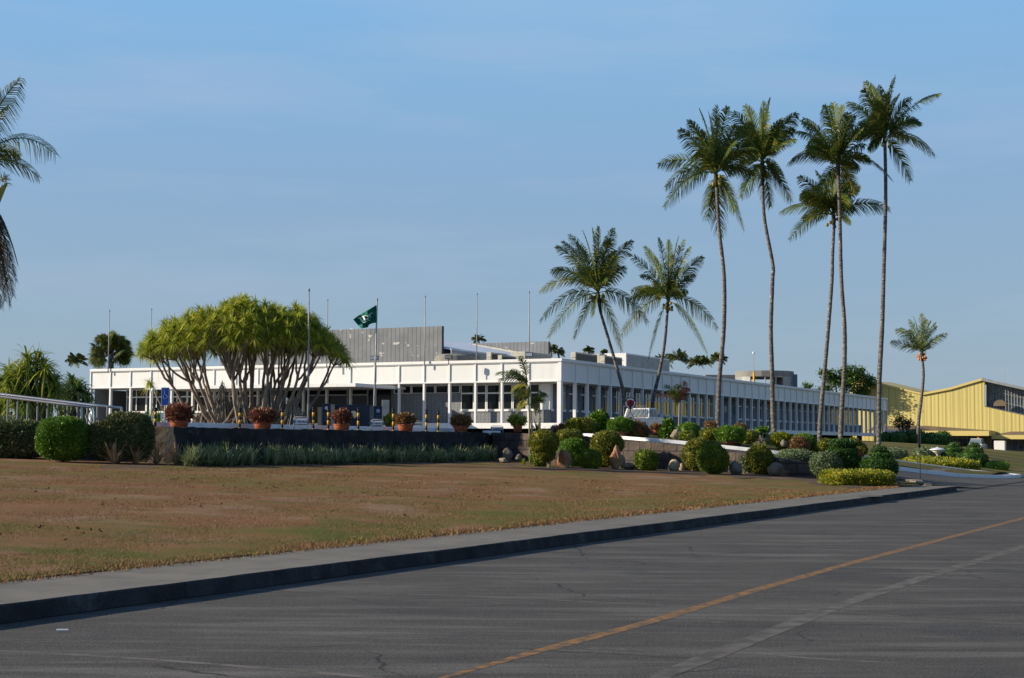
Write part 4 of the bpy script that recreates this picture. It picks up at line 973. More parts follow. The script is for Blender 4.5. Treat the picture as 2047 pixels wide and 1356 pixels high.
q = P(318,858,98); q.z = TZ; car(q+Vector((.2,3.6,0)), (-.10,-1,0), 'pale green rounded car parked behind the wheelchair sign', M['carteal'], wd=1.75, ht=1.42)
q = P(1949,905,190); s_,t_ = ST(q); q.z = P(1962,902,190).z-.05
car(q, U, 'white car parked under the yellow porch beside the orange post', M['carwhite'], suv=True, ht=1.65)

# ================= road signs =================
def disc(g, c, r0, r1, a0, a1, y=0, n=24):
    V = []; 
    for i in range(n+1):
        a = a0+(a1-a0)*i/n
        V += [(c.x+r0*math.cos(a),c.y+y,c.z+r0*math.sin(a)),(c.x+r1*math.cos(a),c.y+y,c.z+r1*math.sin(a))]
    g.add(V, [(2*i,2*i+1,2*i+3,2*i+2) for i in range(n)])
Y = 72; m = Y/F; c = P(1260,806.5,Y); gz = upz(*ST(c))+.1
o = thing('roundabout_sign', (c.x,c.y,gz), 'round black rimmed sign with white arcs above a white triangle sign', 'road sign')
g = MB(); g.tube([(c.x,c.y+.05,gz),(c.x,c.y+.05,c.z+.1)],.035,10); g.build('post', M['darkmetal'], o)
g = MB(); g.tube([(c.x,c.y+.012,c.z),(c.x,c.y-.012,c.z)],11.6*m,40); g.build('round_plate', M['black'], o)
g = MB()
for a0, a1 in ((40,140),(155,252),(-72,25)): disc(g, c, 7.6*m, 9.7*m, R(a0), R(a1), -.016)
g.build('white_arc', M['signwhite'], o)
g = MB(); g.tube([(c.x,c.y-.013,c.z),(c.x,c.y-.018,c.z)],6.6*m,30); g.build('red_centre', M['signred'], o)
g = MB(); g.box((c.x,c.y-.022,c.z),(.02,.003,5*m)); [g.box((c.x+dx*m,c.y-.022,c.z+dz*m),(1.6*m,.003,.5*m)) for dx, dz in ((-2.2,1.5),(2.2,1.5),(-2.2,-2),(2.2,-2))]; g.build('figure', M['black'], o)
a, b, d = P(1259.5,821.5,Y), P(1247,847,Y), P(1275,847,Y)
def tri(k, y): ce = (a+b+d)/3; return [Vector((ce.x+(v.x-ce.x)*k, c.y+y, ce.z+(v.z-ce.z)*k)) for v in (a,b,d)]
g = MB(); g.prism(tri(1.0,-.02), (0,.02,0)); g.build('triangle_plate', M['signred'], o)
g = MB(); g.prism(tri(.84,-.026), (0,.004,0)); g.build('triangle_face', M['signwhite'], o)
q = P(1259.5,836,Y); g = MB(); g.box((q.x,c.y-.032,q.z),(3.4*m,.003,1.1*m)); g.box((q.x-2.3*m,c.y-.032,q.z-1.2*m),(1.0*m,.003,1.0*m)); g.box((q.x+1.8*m,c.y-.0325,q.z+.6*m),(1.6*m,.003,1.2*m)); g.build('car_symbol', M['black'], o)
# roadside sign seen edge on
b = G(1839.5,962,lambda s,t: .2); c = P(1838,877,b.y); o = thing('roadside_sign', b, 'dark round cornered sign seen almost edge on above a thin post at the kerb end', 'road sign')
g = MB(); g.tube([b-UP*.1, Vector((c.x+.01,b.y,c.z+.3))],.022,8); g.build('post', M['darkmetal'], o)
m = b.y/F; hz = 18*m; g = MB(); n = 16; ax = Vector((.30,.95,0)); prof = []
for i in range(n):
    an = 2*math.pi*i/n; cx_, sx_ = math.cos(an), math.sin(an); prof.append(c+ax*(abs(cx_)**.5*math.copysign(1,cx_))*.21+UP*(abs(sx_)**.4*math.copysign(1,sx_))*hz)
g.prism([p_-Vector((.04,-.012,0)) for p_ in prof], Vector((.08,-.025,0))); g.build('plate', M['black'], o, bevel=.01)
# mushroom beacon on the island
Y = 82; c = P(1874.5,918,Y); m = Y/F; o = thing('mushroom_beacon', (c.x,c.y,upz(*ST(c))), 'pale mushroom shaped lamp pedestal rising from the golden hedge bed', 'lamp')
zb = c.z-.4; g = MB(); g.lathe((c.x,c.y,zb),[(3.0*m,0),(2.4*m,.4+1*m),(2.2*m,.4+8*m),(3.2*m,.4+10*m),(7*m,.4+13*m),(11.5*m,.4+16.5*m)],24); g.build('pedestal', M['beige'], o, True)
g = MB(); g.lathe((c.x,c.y,zb+.4+16.4*m),[(11.5*m,0),(15*m,1.5*m),(15.4*m,2.4*m),(15*m,3.2*m),(13*m,3.5*m),(8*m,5.4*m),(2*m,6.6*m),(1.2*m,7.6*m),(.2*m,8*m)],28); g.build('bowl', M['signwhite'], o, True)

# ================= rocks =================
def rock(px, yb, hw, h, fn, mt, label, Y=None, lean=0, seed=1, sharp=0, name='rock'):
    p = G(px,yb,fn) if Y is None else P(px,yb,Y); m = p.y/F
    import bmesh
    bm = bmesh.new(); bmesh.ops.create_icosphere(bm, subdivisions=4, radius=1); rn = np.random.default_rng(seed); ph = rn.uniform(0,6,9)
    V = np.array([v.co[:] for v in bm.verts]); Fi = np.array([[v.index for v in f.verts] for f in bm.faces]); bm.free()
    k = 1+.10*np.sin(V[:,0]*3+ph[0])*np.sin(V[:,1]*3.3+ph[1])+.09*np.sin(V[:,2]*4.1+ph[2]+V[:,0]*2)+.04*np.sin(V[:,1]*9+ph[3])+.03*np.sin(V[:,0]*13+V[:,2]*9+ph[4])
    for _ in range(7):                                   # chop facets
        d = rn.normal(size=3); d /= np.linalg.norm(d); c_ = .80; q = V@d; k = np.where(q*k > c_, k*(.35+.65*c_/np.maximum(q*k,1e-3)), k)
    V = V*k[:,None]
    taper = 1-sharp*np.clip((V[:,2]+.2)/1.2,0,1); V[:,0] *= taper; V[:,1] *= taper; V[:,0] += lean*V[:,2]
    hz = h*m/2; V = V*np.array([hw*m,hw*m*.9,hz*1.08]); V += np.array([p.x,p.y,p.z+hz*.92])
    o = meshobj(name, V, Fi, mt, None, True, loc=p); return tag(o, label, 'rock')
rock(1014,923,11,27,lowz,M['rock_grey'],'grey standing rock with cream cap at the end of the dark wall',seed=2,lean=-.1)
rock(1006,926,8,11,lowz,M['rock_pale'],'small pale stone at the foot of the leftmost grey rock',seed=12)
rock(1037,924,8,17,lowz,M['rock_grey'],'small cone shaped stone right of the leftmost grey rock',seed=3,sharp=.5)
rock(1128,936,15,39,lowz,M['rock_red'],'tall reddish pointed boulder between two clipped balls',seed=4,sharp=.35)
rock(1231,939,13,44,lowz,M['rock_red'],'tall orange and grey split boulder beside low brown stone',seed=5,sharp=.3,lean=.05)
rock(1243,938,9,30,lowz,M['rock_grey'],'dark narrow rock leaning behind the orange boulder',seed=15,sharp=.2)
rock(1258,940,13,15,lowz,M['rock_brown'],'low rounded brown stone right of the orange boulder',seed=6)
rock(1347,943,12,23,lowz,M['rock_pale'],'pale round boulder in front of the stone block wall',seed=7)
rock(1364,942,8,16,lowz,M['rock_pale'],'small pale stone attached to right of pale round boulder',seed=17)
rock(1470,950,13,30,lowz,M['rock_grey'],'shaded grey rock between two clipped double shrubs',seed=8,sharp=.2)
rock(1550,953,14.5,28,lowz,M['rock_brown'],'smooth brown egg shaped boulder left of the sage shrub',seed=9)
rock(1353,880,12,22,upz,M['rock_grey'],'grey lichened boulder on the raised bed beside golden variegated plant',Y=68,seed=10,sharp=.2)
rock(1105,869,8,18,upz,M['rock_grey'],'pointed grey rock on the terrace edge behind clipped ball',Y=73,seed=11,sharp=.5)
rock(1091,869,9,9,upz,M['rock_pale'],'flat pale rock beside pointed grey rock on terrace edge',Y=73,seed=13)
rock(1567,893,7,14,upz,M['rock_grey'],'small rock under the golden bush near the second palm',Y=66,seed=14)

# ================= shrubs =================
def shrub(px, yb, Y, lobes, mt, label, name='clipped_shrub', cat='shrub', fn=None, leaf=.05, dens=1.0, pw=2.2, stem=True, grp=None, jit=1.0, asp=.6):
    leaf = max(leaf,.045)*1.25; dens *= 1.35
    """lobes: (cx, cy, half width, half height[, power]) in photo pixels"""
    if Y is None: Y = G(px,yb,fn or lowz).y
    m = Y/F; b = P(px,yb,Y)
    gz = (fn or lowz)(*ST(b)); b.z = min(b.z, gz) if abs(b.z-gz) < 1.2 else b.z
    o = thing(name, b, label, cat, grp)
    Ps = []; Ds = []; CV = []; CF = []; nb = 0
    lb = [(l+(pw,))[:5] for l in lobes]
    for cx, cy, hw, hh, q in lb:
        c = P(cx,cy,Y); r = (hw*m, hw*m, hh*m); n = int(16*hw*hh*dens*(.05/leaf)**1.5)+60
        p, nn = shell_points(n, c, r, q, .10)
        p *= 1; lump = np.sin(p[:,0]*7+cx)*np.sin(p[:,2]*8+cy)*np.sin(p[:,1]*6); p += nn*(rng.normal(size=(n,1))*.030+lump[:,None]*.035)+unit(rng.normal(size=(n,3)))*.02
        keep = np.ones(n,bool)
        for cx2, cy2, hw2, hh2, q2 in lb:
            if (cx2,cy2) == (cx,cy): continue
            c2 = P(cx2,cy2,Y); d = (np.abs((p-np.array(c2))/np.array((hw2*m,hw2*m,hh2*m)))**q2).sum(1); keep &= d > .85
        Ps.append(p[keep]); Ds.append(unit(nn[keep]+rng.normal(size=(keep.sum(),3))*jit+np.array([0,0,.15])))
        V, Fi = core(c, r, q, .93, nb); CV.append(V); CF.append(Fi+nb); nb += len(V)
    p = np.concatenate(Ps); d = np.concatenate(Ds)
    meshobj('inner_growth', np.concatenate(CV), np.concatenate(CF), mt, o)
    np_leaf('foliage', p-d*leaf*.3, d, leaf*(.6+.8*rng.random(len(p))), leaf*asp, mt, o)
    if stem:
        g = MB(); z0 = min(b.z, gz)-.05
        for a in range(4): dx, dy = .12*math.cos(a*1.7), .12*math.sin(a*1.7); g.tube([(b.x+dx*.3,b.y+dy*.3,z0),(b.x+dx,b.y+dy,P(px,lb[0][1],Y).z)],[.03,.018],6)
        g.build('stem', M['bark'], o)
    return o
B = 'box'
# front row
shrub(1097,936,None,[(1087,885,29,23),(1090,905,20,16)],M['boxolive'],'large clipped ball on bare stem behind the smallest front ball')
shrub(1080,934,None,[(1080,914,18.5,19,2.5)],M['box'],'small clipped ball nearest the grey stones, front left')
shrub(1147,936,62.5,[(1147,907,28,29,2.6)],M['bright'],'smooth bright green dome behind the tall reddish boulder',leaf=.035,dens=1.3)
shrub(1182,938,None,[(1181,919,20,19,2.5)],M['box'],'small clipped ball between reddish and orange boulders')
shrub(1212,936,62,[(1213,888,32,25),(1214,913,22,18)],M['boxolive'],'large clipped ball standing over the orange split boulder')
shrub(1292,942,None,[(1292,922,22,21,2.5)],M['box'],'small clipped ball alone in front of stone block wall')
shrub(1386,942,61,[(1390,911,25,29),(1395,888,18,10)],M['boxolive'],'taller left half of the pair of double clipped shrubs')
shrub(1425,949,None,[(1425,919,31,27),(1425,893,15,9)],M['box'],'clipped ball with small top lobe, front of the pair')
shrub(1518,950,None,[(1518,920,27.5,26),(1518,899,15,9)],M['boxolive'],'clipped ball with small crown left of the smooth brown boulder')
shrub(1489,948,59,[(1490,930,10,13)],M['liriope'],'small pale leaved tuft between grey rock and clipped ball',leaf=.09,name='leafy_tuft',cat='plant')
shrub(1590,950,None,[(1590,917,37,16,2.6),(1595,932,26,16)],M['sage'],'sage green mushroom shaped shrub beside the smooth brown boulder',leaf=.05,jit=.9,dens=1.3)
shrub(1650,952,55.5,[(1650,928,29,22,2.5)],M['sage'],'sage green mound with reddish patch behind golden hedge',leaf=.05,jit=.9)
shrub(1672,950,56,[(1690,927,30,20,2.6),(1684,903,27,10,3.5),(1683,888,24,8,4)],M['darkleaf'],'broad dark green three tier topiary behind the golden hedge',leaf=.05,jit=.8)
shrub(1757,956,54,[(1757,934,35,20,2.6),(1761,911,19,8.5,3.5),(1757,900,12.5,6,4)],M['darkleaf'],'dark green topiary with small two tier top at golden hedge end',leaf=.045)
shrub(1712,970,None,[(1712,956,67,14,6)],M['gold'],'long low golden topped clipped hedge at the lawn corner',name='low_hedge',cat='hedge',leaf=.05,dens=1.0,stem=False,jit=.8)
# left group
shrub(30,914,52,[(33,878,52,34,5)],M['rough'],'rough grey green box hedge at the far left edge',name='box_hedge',cat='hedge',leaf=.07,dens=1.3,jit=.9,stem=False)
shrub(10,850,56,[(12,846,36,10,3)],M['sage'],'low dark hedge top behind the far left hedge',name='box_hedge',cat='hedge',leaf=.06,stem=False)
shrub(126,918,49.5,[(126,877,48,41,2.8)],M['bright'],'big round bright green clipped bush by the left hedge',leaf=.045,dens=1.3)
shrub(236,918,50,[(215,880,38,36,2.6),(268,872,36,44,2.6),(242,868,34,40,2.5)],M['rough'],'large rough grey green shrub hiding the wall corner',leaf=.09,dens=1.8,jit=1.1,asp=.35,name='rough_shrub')
# raised bed / island
Yb = 67
shrub(1127,872,72,[(1125,861,17,11)],M['red'],'low copper and dark shrub left of the golden tipped bush',fn=upz,leaf=.1,name='copper_bush',asp=.4)
shrub(1148,872,71,[(1148,850,16,12)],M['gold'],'golden tipped bush between copper shrub and small potted dome',fn=upz,leaf=.1,name='golden_bush')
shrub(1138,882,66,[(1138,872,25,12,2.8),(1142,884,24,12)],M['boxolive'],'olive dome peeping between the two big clipped balls',fn=upz)
o = shrub(1172,870,71,[(1172,851,17,15)],M['boxolive'],'olive ball in an old brown pot behind upright bush',fn=upz)
q = P(1172,872,71); pot(o, q, 11*71/F, .32, M['terracotta_dk'])
shrub(1198,866,74,[(1198,843,17,20)],M['bright'],'upright loose bright green bush left of first bowl planter',fn=upz,leaf=.13,name='leafy_bush',jit=.8,dens=1.8)
def bowl(px, ybot, yrim, hw, ytop, hwf, Y, label):
    m = Y/F; b = P(px,ybot,Y); o = thing('bowl_planter', b, label, 'planter', 'wide bowl planters on the raised bed'); h = (ybot-yrim)*m
    g = MB(); g.lathe(b,[(hw*m*.72,0),(hw*m*.95,h*.7),(hw*m*1.0,h*.72),(hw*m*1.0,h),(hw*m*.9,h)],30); g.build('bowl', M['terracotta_dk'], o, True)
    cy = (ytop+yrim)/2+1; hh = (yrim-ytop)/2+2; c = P(px,cy,Y); r = (hwf*m,hwf*m,hh*m)
    V, Fi = core(c, r, 2.5, .92); meshobj('inner_growth', V, Fi, M['bright'], o)
    p, nn = shell_points(5200, c, r, 2.5, .08); p += nn*(rng.normal(size=(len(p),1))*.03+(np.sin(p[:,0]*9)*np.sin(p[:,2]*10))[:,None]*.04); d = unit(nn+rng.normal(size=nn.shape)*.6); np_leaf('foliage', p-d*.015, d, .09*(.6+.8*rng.random(len(p))), .035, M['bright'], o)
bowl(1241,878,862,22,838,26,69,'wide bowl planter with green dome below the round road sign')
bowl(1461,895,882,23,855,28,67,'wide bowl planter with green dome between olive domes')
shrub(1277,880,69,[(1277,862,18,15)],M['redgreen'],'pinkish red leafed bush right of the first bowl planter',fn=upz,leaf=.13,name='copper_bush',dens=1.8,asp=.4)
potted(1312,9,870,858,847,12,74,M['redgreen'],M['terracotta'],'small bright terracotta pot with pinkish plant by the pickup wheel',leaf=.13,n=700,grp='potted shrubs on the raised bed')
shrub(1336,882,68.5,[(1335,866,15,14),(1336,850,9,10)],M['bright'],'upright bright green bush right of the small terracotta pot',fn=upz,leaf=.12,name='leafy_bush',jit=.8,dens=1.8)
shrub(1378,880,70,[(1377,863,23,17)],M['bright'],'round green dome behind golden variegated plant on raised bed',fn=upz)
shrub(1372,884,67,[(1372,874,14,9)],M['yelgreen'],'low golden variegated plant before grey lichened boulder',fn=upz,leaf=.13,name='variegated_bush',jit=.9)
shrub(1421,866,76,[(1420,853,12,10)],M['redgreen'],'small rosy bush at foot of leftmost tall palm',fn=upz,leaf=.12,name='copper_bush',asp=.4)
shrub(1419,884,68,[(1420,869,20,12)],M['boxolive'],'olive dome left of the second bowl planter',fn=upz)
shrub(1480,866,74,[(1480,857,13,8)],M['redgreen'],'rosy bush above right of second bowl planter',fn=upz,leaf=.12,name='copper_bush',asp=.4)
shrub(1500,886,69,[(1500,873,14,11),(1493,884,8,5)],M['boxolive'],'olive ball right of the second bowl planter',fn=upz)
shrub(1543,888,74,[(1541,880,9,12)],M['sage'],'narrow grey green bush left of second palm base',fn=upz,leaf=.1,name='leafy_bush')
shrub(1522,876,76,[(1519,861,8,4),(1530,859,7,4)],M['bright'],'sparse young plant under the building edge',fn=upz,leaf=.13,name='young_plant',cat='plant',dens=.7)
shrub(1562,898,67,[(1562,878,18,11),(1562,888,10,9)],M['gold'],'rounded golden bush on a stem at the second palm base',fn=upz,leaf=.1,name='golden_bush',dens=1.5)
shrub(1610,903,68,[(1607,886,26,18)],M['bright'],'green dome behind the rosy mottled bush',fn=upz)
shrub(1599,905,66,[(1598,890,19,15)],M['redgreen'],'rosy mottled rounded bush left of third palm base',fn=upz,leaf=.08,name='copper_bush',dens=1.3)
shrub(1650,905,67,[(1650,890,15,11),(1645,898,16,10)],M['boxolive'],'olive shrub between third and fourth palm bases',fn=upz)
shrub(1715,910,67,[(1708,885,12,8),(1718,899,14,13)],M['boxolive'],'olive two lobed shrub behind topiary right of fourth palm',fn=upz)
shrub(1714,914,64,[(1713,908,7,9)],M['red'],'small copper bush tucked beside olive two lobed shrub',fn=upz,leaf=.08,name='copper_bush')
shrub(1790,920,80,[(1788,908,25,11,2.8)],M['sage'],'low sage green mound behind the island left of mushroom lamp',fn=upz,leaf=.06,jit=.9)
shrub(1848,922,92,[(1850,908,25,13,2.6)],M['sage'],'pale sage green mound directly behind the mushroom lamp post',fn=upz,leaf=.07,jit=.9)
shrub(1872,942,79,[(1868,931,82,14,3.0),(1850,922,45,8,2.5)],M['gold'],'broad golden hedge bed filling the road island',fn=upz,name='golden_hedge',cat='hedge',leaf=.09,dens=1.1,stem=False,jit=.9)
shrub(1905,925,92,[(1903,913,24,12,2.6),(1906,899.5,17,5.5,4),(1907,890.5,10,5,4)],M['darkleaf'],'three tier dark topiary right of the mushroom lamp',fn=upz,leaf=.06)
shrub(1943,938,86,[(1943,919,29,16,2.6),(1948,900,15,7,4),(1948,891,9.5,4.5,4)],M['darkleaf'],'three tier topiary with broad rounded base at island end',fn=upz,leaf=.06)
shrub(1985,942,86,[(1985,932,27,9,6)],M['bright'],'low green box hedge at the right end of island',fn=upz,name='low_hedge',cat='hedge',leaf=.06,stem=False)
for i, (px, cy, hw, hh, lab) in enumerate(((1795,878,22,14,'dark rounded bush nearest the office end'),(1830,874,20,14,'dark bush behind the edge on road sign'),(1862,880,24,14,'dark bush left of the porch post'),(1886,880,14,17,'tall dark bush touching yellow porch'),(1770,876,12,11,'small dark bush under the office corner'))):
    shrub(px,895,160,[(px,cy,hw,hh,2.6)],M['darkleaf'],lab,name='dark_bush',fn=upz,leaf=.16,dens=1.2,stem=False)
# ---- edging plants below the dark wall ----
def blades(name, centres, n, ln, wd, mt, parent=None, droop=.55, spread=1.0, label=None, cat=None, kind=None, group=None, loc=None, seg=3):
    C = np.repeat(np.array(centres,float), n, 0); k = len(C); az = rng.random(k)*2*np.pi; el = np.pi/2-np.abs(rng.normal(size=k))*.55*spread; el = np.clip(el,.15,1.5)
    L_ = ln*(.6+.6*rng.random(k))*np.repeat(.6+.65*rng.random(len(centres)),n); h = np.stack([np.cos(az),np.sin(az)],1); pts = []
    for i in range(seg+1):
        f = i/seg; r_ = L_*f*np.cos(el)*(1+.2*f); z_ = L_*(f*np.sin(el)-droop*f*f*(1.1-np.sin(el)*.6))
        pts.append(np.concatenate([C[:,:2]+h*r_[:,None], (C[:,2]+z_)[:,None]],1))
    sd_ = np.stack([-h[:,1],h[:,0],np.zeros(k)],1); V = []
    for i in range(seg+1): w = wd*(1-.85*(i/seg)**1.5)*.5; V += [pts[i]-sd_*w, pts[i]+sd_*w]
    V = np.stack(V,1).reshape(-1,3); b = np.arange(k)[:,None]*(2*(seg+1)); Fi = np.concatenate([b+np.array([[2*i,2*i+1,2*i+3,2*i+2]]) for i in range(seg)],0)
    o = meshobj(name, V, Fi, mt, parent, False, loc=loc); return tag(o, label, cat, group, kind)
def row(px0, px1, t0, t1, n):
    out = []
    for _ in range(n):
        px = random.uniform(px0,px1); t = random.uniform(t0,t1); d = ray(px,900); k = t/(d.x*W.x+d.y*W.y); x, y = d.x*k, d.y*k; out.append((x,y,lowz(*ST((x,y)))+.0))
    return out
q = row(372,508,31.6,33.1,150); blades('border_grass', q, 18, .85, .05, M['liriope'], kind='stuff', label='grey green lily turf border below the left part of dark wall', cat='border plants', loc=q[0])
q = row(532,992,31.6,33.1,430); blades('border_grass', q, 16, .8, .05, M['liriope'], kind='stuff', label='long grey green lily turf border below the dark wall', cat='border plants', loc=q[0])
q = row(380,1010,32.6,33.3,60); blades('border_undergrowth', q, 14, .8, .09, M['darkleaf'], kind='stuff', label='dark leafy undergrowth at the foot of dark wall', cat='border plants', loc=q[0], droop=.3)
for px, lab in ((227,'leftmost pinkish striped spider plant'),(272,'pinkish striped spider plant below the rough shrub'),(314,'largest pinkish striped spider plant before stone wall corner'),(352,'faded pinkish spider plant beside lily turf')):
    p = G(px,929,lowz); blades('spider_plant', [p], 54, .8 if px!=314 else 1.0, .06, M['pinkspider'], label=lab, cat='plant', loc=p, droop=.45, group='pinkish spider plants')
for px, yb, lab in ((1048,930,'small weedy tuft between cone shaped stone and front ball'),(1060,925,'leafy tuft at foot of the young palm stems'),(640,925,'dark broad leaved tuft in front of the wall'),(1205,936,'small yellowing tuft beside orange boulder')):
    p = G(px,yb,lowz); blades('leafy_tuft', [p], 26, .5, .07, M['darkleaf'] if px<700 else M['pandan'], label=lab, cat='plant', loc=p, droop=.3)
p = P(318,856,65); p.z = TZ; blades('leafy_tuft', [p,p+Vector((.4,.1,0)),p+Vector((-.5,0,0))], 14, 1.0, .12, M['bright'], label='broad green leaves in front of the pale green car', cat='plant', loc=p, droop=.3)
for px, yb in ((1074,864),(1105,868)):
    p = P(px,yb,73); p.z = 2.02; blades('leafy_tuft', [p], 18, .8 if px<1090 else .9, .09, M['bright'], label='leafy green tuft on the terrace '+('left of' if px<1090 else 'behind')+' the pointed grey rock', cat='plant', loc=p, droop=.3)
# bed soil strips
for a, b, t0, t1, nm in ((205,1000,31.2,33.3,'bed_soil'),):
    V = []; Fc = []; n = 60
    for i in range(n):
        px = a+(b-a)*i/(n-1)
        for t in (t0+.25*math.sin(i*.8),t1): d = ray(px,900); k = t/(d.x*W.x+d.y*W.y); V.append((d.x*k,d.y*k,lowz(*ST((d.x*k,d.y*k)))+.02))
    Fc = [(2*i,2*i+2,2*i+3,2*i+1) for i in range(n-1)]; tag(meshobj(nm, V, Fc, M['soil'], None), kind='structure')
V = []; Fc = []; n = 60
for i in range(n):
    px = 1003+(1790-1003)*i/(n-1); yb_ = interp(px, [(1003,928),(1080,936),(1260,942),(1430,950),(1560,957),(1700,973),(1790,972)])+1.5*math.sin(i*1.1)
    p = G(px,yb_+3,lowz); V += [(p.x,p.y,lowz(*ST(p))+.018)]; s_, t_ = ST(p); s2 = wallS(t_+3)-.2; w = W3(max(s2, s_+1.5) if px>1100 else s_+3, t_+ (1.5 if px>1100 else 2), 0); V += [(w.x,w.y,lowz(*ST(w))+.03)]
Fc = [(2*i,2*i+2,2*i+3,2*i+1) for i in range(n-1)]; tag(meshobj('bed_soil', V, Fc, M['soil'], None), kind='structure')
# ================= palms =================
def bez(a, c, b, f): return a*((1-f)**2)+c*(2*f*(1-f))+b*(f*f)
def frond(a, b, sag, L_, mt, parent, nst=34, wd=.05, hang=.55, name='frond', bunch=0, seed=0):
    """rachis from a to b bowed upward by sag; leaflets both sides, hanging a little"""
    rn = np.random.default_rng(seed+1); a = Vector(a); b = Vector(b); mid = (a+b)/2+UP*sag; ln = (b-a).length
    roll = rn.choice((-1,1))*rn.uniform(.5,1.15); out = Vector(((b.x-a.x),(b.y-a.y),0))
    if (b-a).normalized().z > .6 and out.length > 0: mid = a.lerp(b,.55)+UP*ln*.12-out*.12
    g = MB(); pts = [bez(a,mid,b,i/8) for i in range(9)]; g.tube(pts,[.035*(1-.8*i/8)+.006 for i in range(9)],4,False)
    V = list(g.v); Fc = list(g.f)
    tear = rn.uniform(.02,.22)
    for i in range(nst):
        if rn.random() < tear: continue
        f = .14+.86*i/(nst-1); p = bez(a,mid,b,f); d = (bez(a,mid,b,min(1,f+.02))-bez(a,mid,b,f-.02)).normalized()
        sd_ = d.cross(UP); sd_ = sd_.normalized() if sd_.length > .05 else Vector((1,0,0)); nrm = sd_.cross(d); sd_, nrm = sd_*math.cos(roll)+nrm*math.sin(roll), nrm*math.cos(roll)-sd_*math.sin(roll)
        l = L_*(.35+.65*math.sin(math.pi*min(1,f*.85+.12)))*(1 if f < .9 else .75)
        for sg in (1,-1):
            j = rn.normal()*.12
            v = (sd_*sg*(.80+j)+d*(.55+.5*f)+nrm*.18).normalized(); q1 = p+v*l*.5-UP*hang*l*.10; q2 = p+v*l*(.92)-UP*hang*l*(.50+rn.random()*.25)
            w = wd*(.8+.4*rn.random()); wv = d*w*.5
            k = len(V); V += [tuple(p-wv),tuple(p+wv),tuple(q1+wv*.9),tuple(q1-wv*.9),tuple(q2+wv*.15),tuple(q2-wv*.15)]
            Fc += [(k,k+1,k+2,k+3),(k+3,k+2,k+4,k+5)]
    return meshobj(name, V, Fc, mt, parent)
def palm(label, trunkpx, Y, cx, cy, tips, org, sc, rb=.17, rt=.10, leaf=1.0, nst=56, coco=None, fill=9, fl=3.2, seed=1, grp=None, gz=None, sags=.25, hang=.6, name='coconut_palm', wd=.06, mt='palm', lean=0, yfrac=.12):
    rn = random.Random(seed); m = Y/F
    tp = [P(x,y,Y+lean*(i/(len(trunkpx)-1))) for i,(x,y) in enumerate(trunkpx)]       # from base to top
    Yc = Y+lean
    b = tp[0].copy(); gz = min(b.z, upz(*ST(b))) if gz is None else gz; 
    b.z = gz; o = thing(name, b, label, 'palm tree', grp)
    tp[0] = Vector((tp[0].x,tp[0].y,gz-.1)) if abs(tp[0].z-gz) < 1.6 else tp[0]
    # smooth the trunk path (catmull-rom)
    sp = []
    for i in range(len(tp)-1):
        p0, p1, p2, p3 = tp[max(0,i-1)], tp[i], tp[i+1], tp[min(len(tp)-1,i+2)]
        for k in range(10):
            f = k/10; sp.append(.5*((2*p1)+(p2-p0)*f+(2*p0-5*p1+4*p2-p3)*f*f+(3*p1-p0-3*p2+p3)*f**3))
    sp.append(tp[-1]); n = len(sp)
    rad = [(rb+(rt-rb)*(i/(n-1))**.7)*(1+.04*math.sin(i*2.1)+(.45*math.exp(-i*.8)))for i in range(n)]
    g = MB(); g.tube(sp, rad, 10); g.build('trunk', M['trunk'], o, True)
    c = P(cx,cy,Yc)
    g = MB(); g.tube([tp[-1],(tp[-1]+c)/2,c,c+UP*.4],[rt*1.05,rt*1.5,rt*1.3,.04],8); g.build('crown_shaft', M['palm_dead'] if mt != 'palm_far' else M['trunk'], o, True)
    k = 0
    for tx, ty in tips:
        px, py = org[0]+tx/sc, org[1]+ty/sc; dz = rn.uniform(-1.6,1.6); q = P(px,py,Yc); q = Vector((q.x,q.y+dz,q.z)); ln = (q-c).length
        side = abs(q.x-c.x)/max(ln,.1); mm = mt
        if mt == 'palm' and q.z < c.z+.4 and rn.random() < .30: mm = 'palm_y'
        frond(c+UP*rn.uniform(-.1,.15), q, ln*sags*(.35+side)*(1.3 if q.z < c.z else .9), leaf*min(1,ln/3.2+.15), M[mm], o, nst, wd, hang*rn.uniform(.7,1.5), seed=seed*31+k); k += 1
    for i in range(fill):
        az = i*2.4+seed; front = math.sin(az); el = rn.uniform(R(5),R(70)); l = fl*rn.uniform(.7,1)
        q = c+Vector((math.cos(az)*math.cos(el)*.8, front*math.cos(el), math.sin(el)))*l
        frond(c, q, l*.3, leaf*.9, M[mt], o, nst, wd, seed=seed*57+i)
    if coco:
        for i in range(coco[0]):
            a = rn.random()*6.28; r_ = rn.uniform(.25,.5); q = c+Vector((r_*math.cos(a),r_*math.sin(a),rn.uniform(-.75,-.1)))
            g = MB(); g.lathe((q.x,q.y,q.z-.13),[(.02,0),(.09,.05),(.11,.13),(.08,.21),(.02,.26)],9); g.build('coconut', M[coco[1]], o, True)
    return o
def X2(x, y): return (1300+x/3.39,160+y/3.39)
def X4(x, y): return (1400+x/4.2375,560+y/4.2375)
T2 = (1300,160); T3 = (1050,440); G1 = 'tall coconut palms along the office'
palm('leftmost of the five tall palms, its trunk rising beside a rosy bush', [(1437,858),(1435,855-0.5),X4(165,800),X4(200,400),X2(500,1330),X2(465,1000),X2(450,730)][0:1]+[X4(150,1150),X4(165,800),X4(200,400),X2(500,1330),X2(465,1000),X2(450,730)], 88, 1431, 350,
  [(75,540),(80,880),(200,350),(270,270),(330,210),(415,180),(440,200),(520,190),(480,230),(560,330),(690,500),(640,1000),(490,1040),(560,900),(400,930),(690,290),(120,700),(700,640),(380,560)], T2, 3.39, coco=(7,'coconut'), fill=9, seed=2, grp=G1)
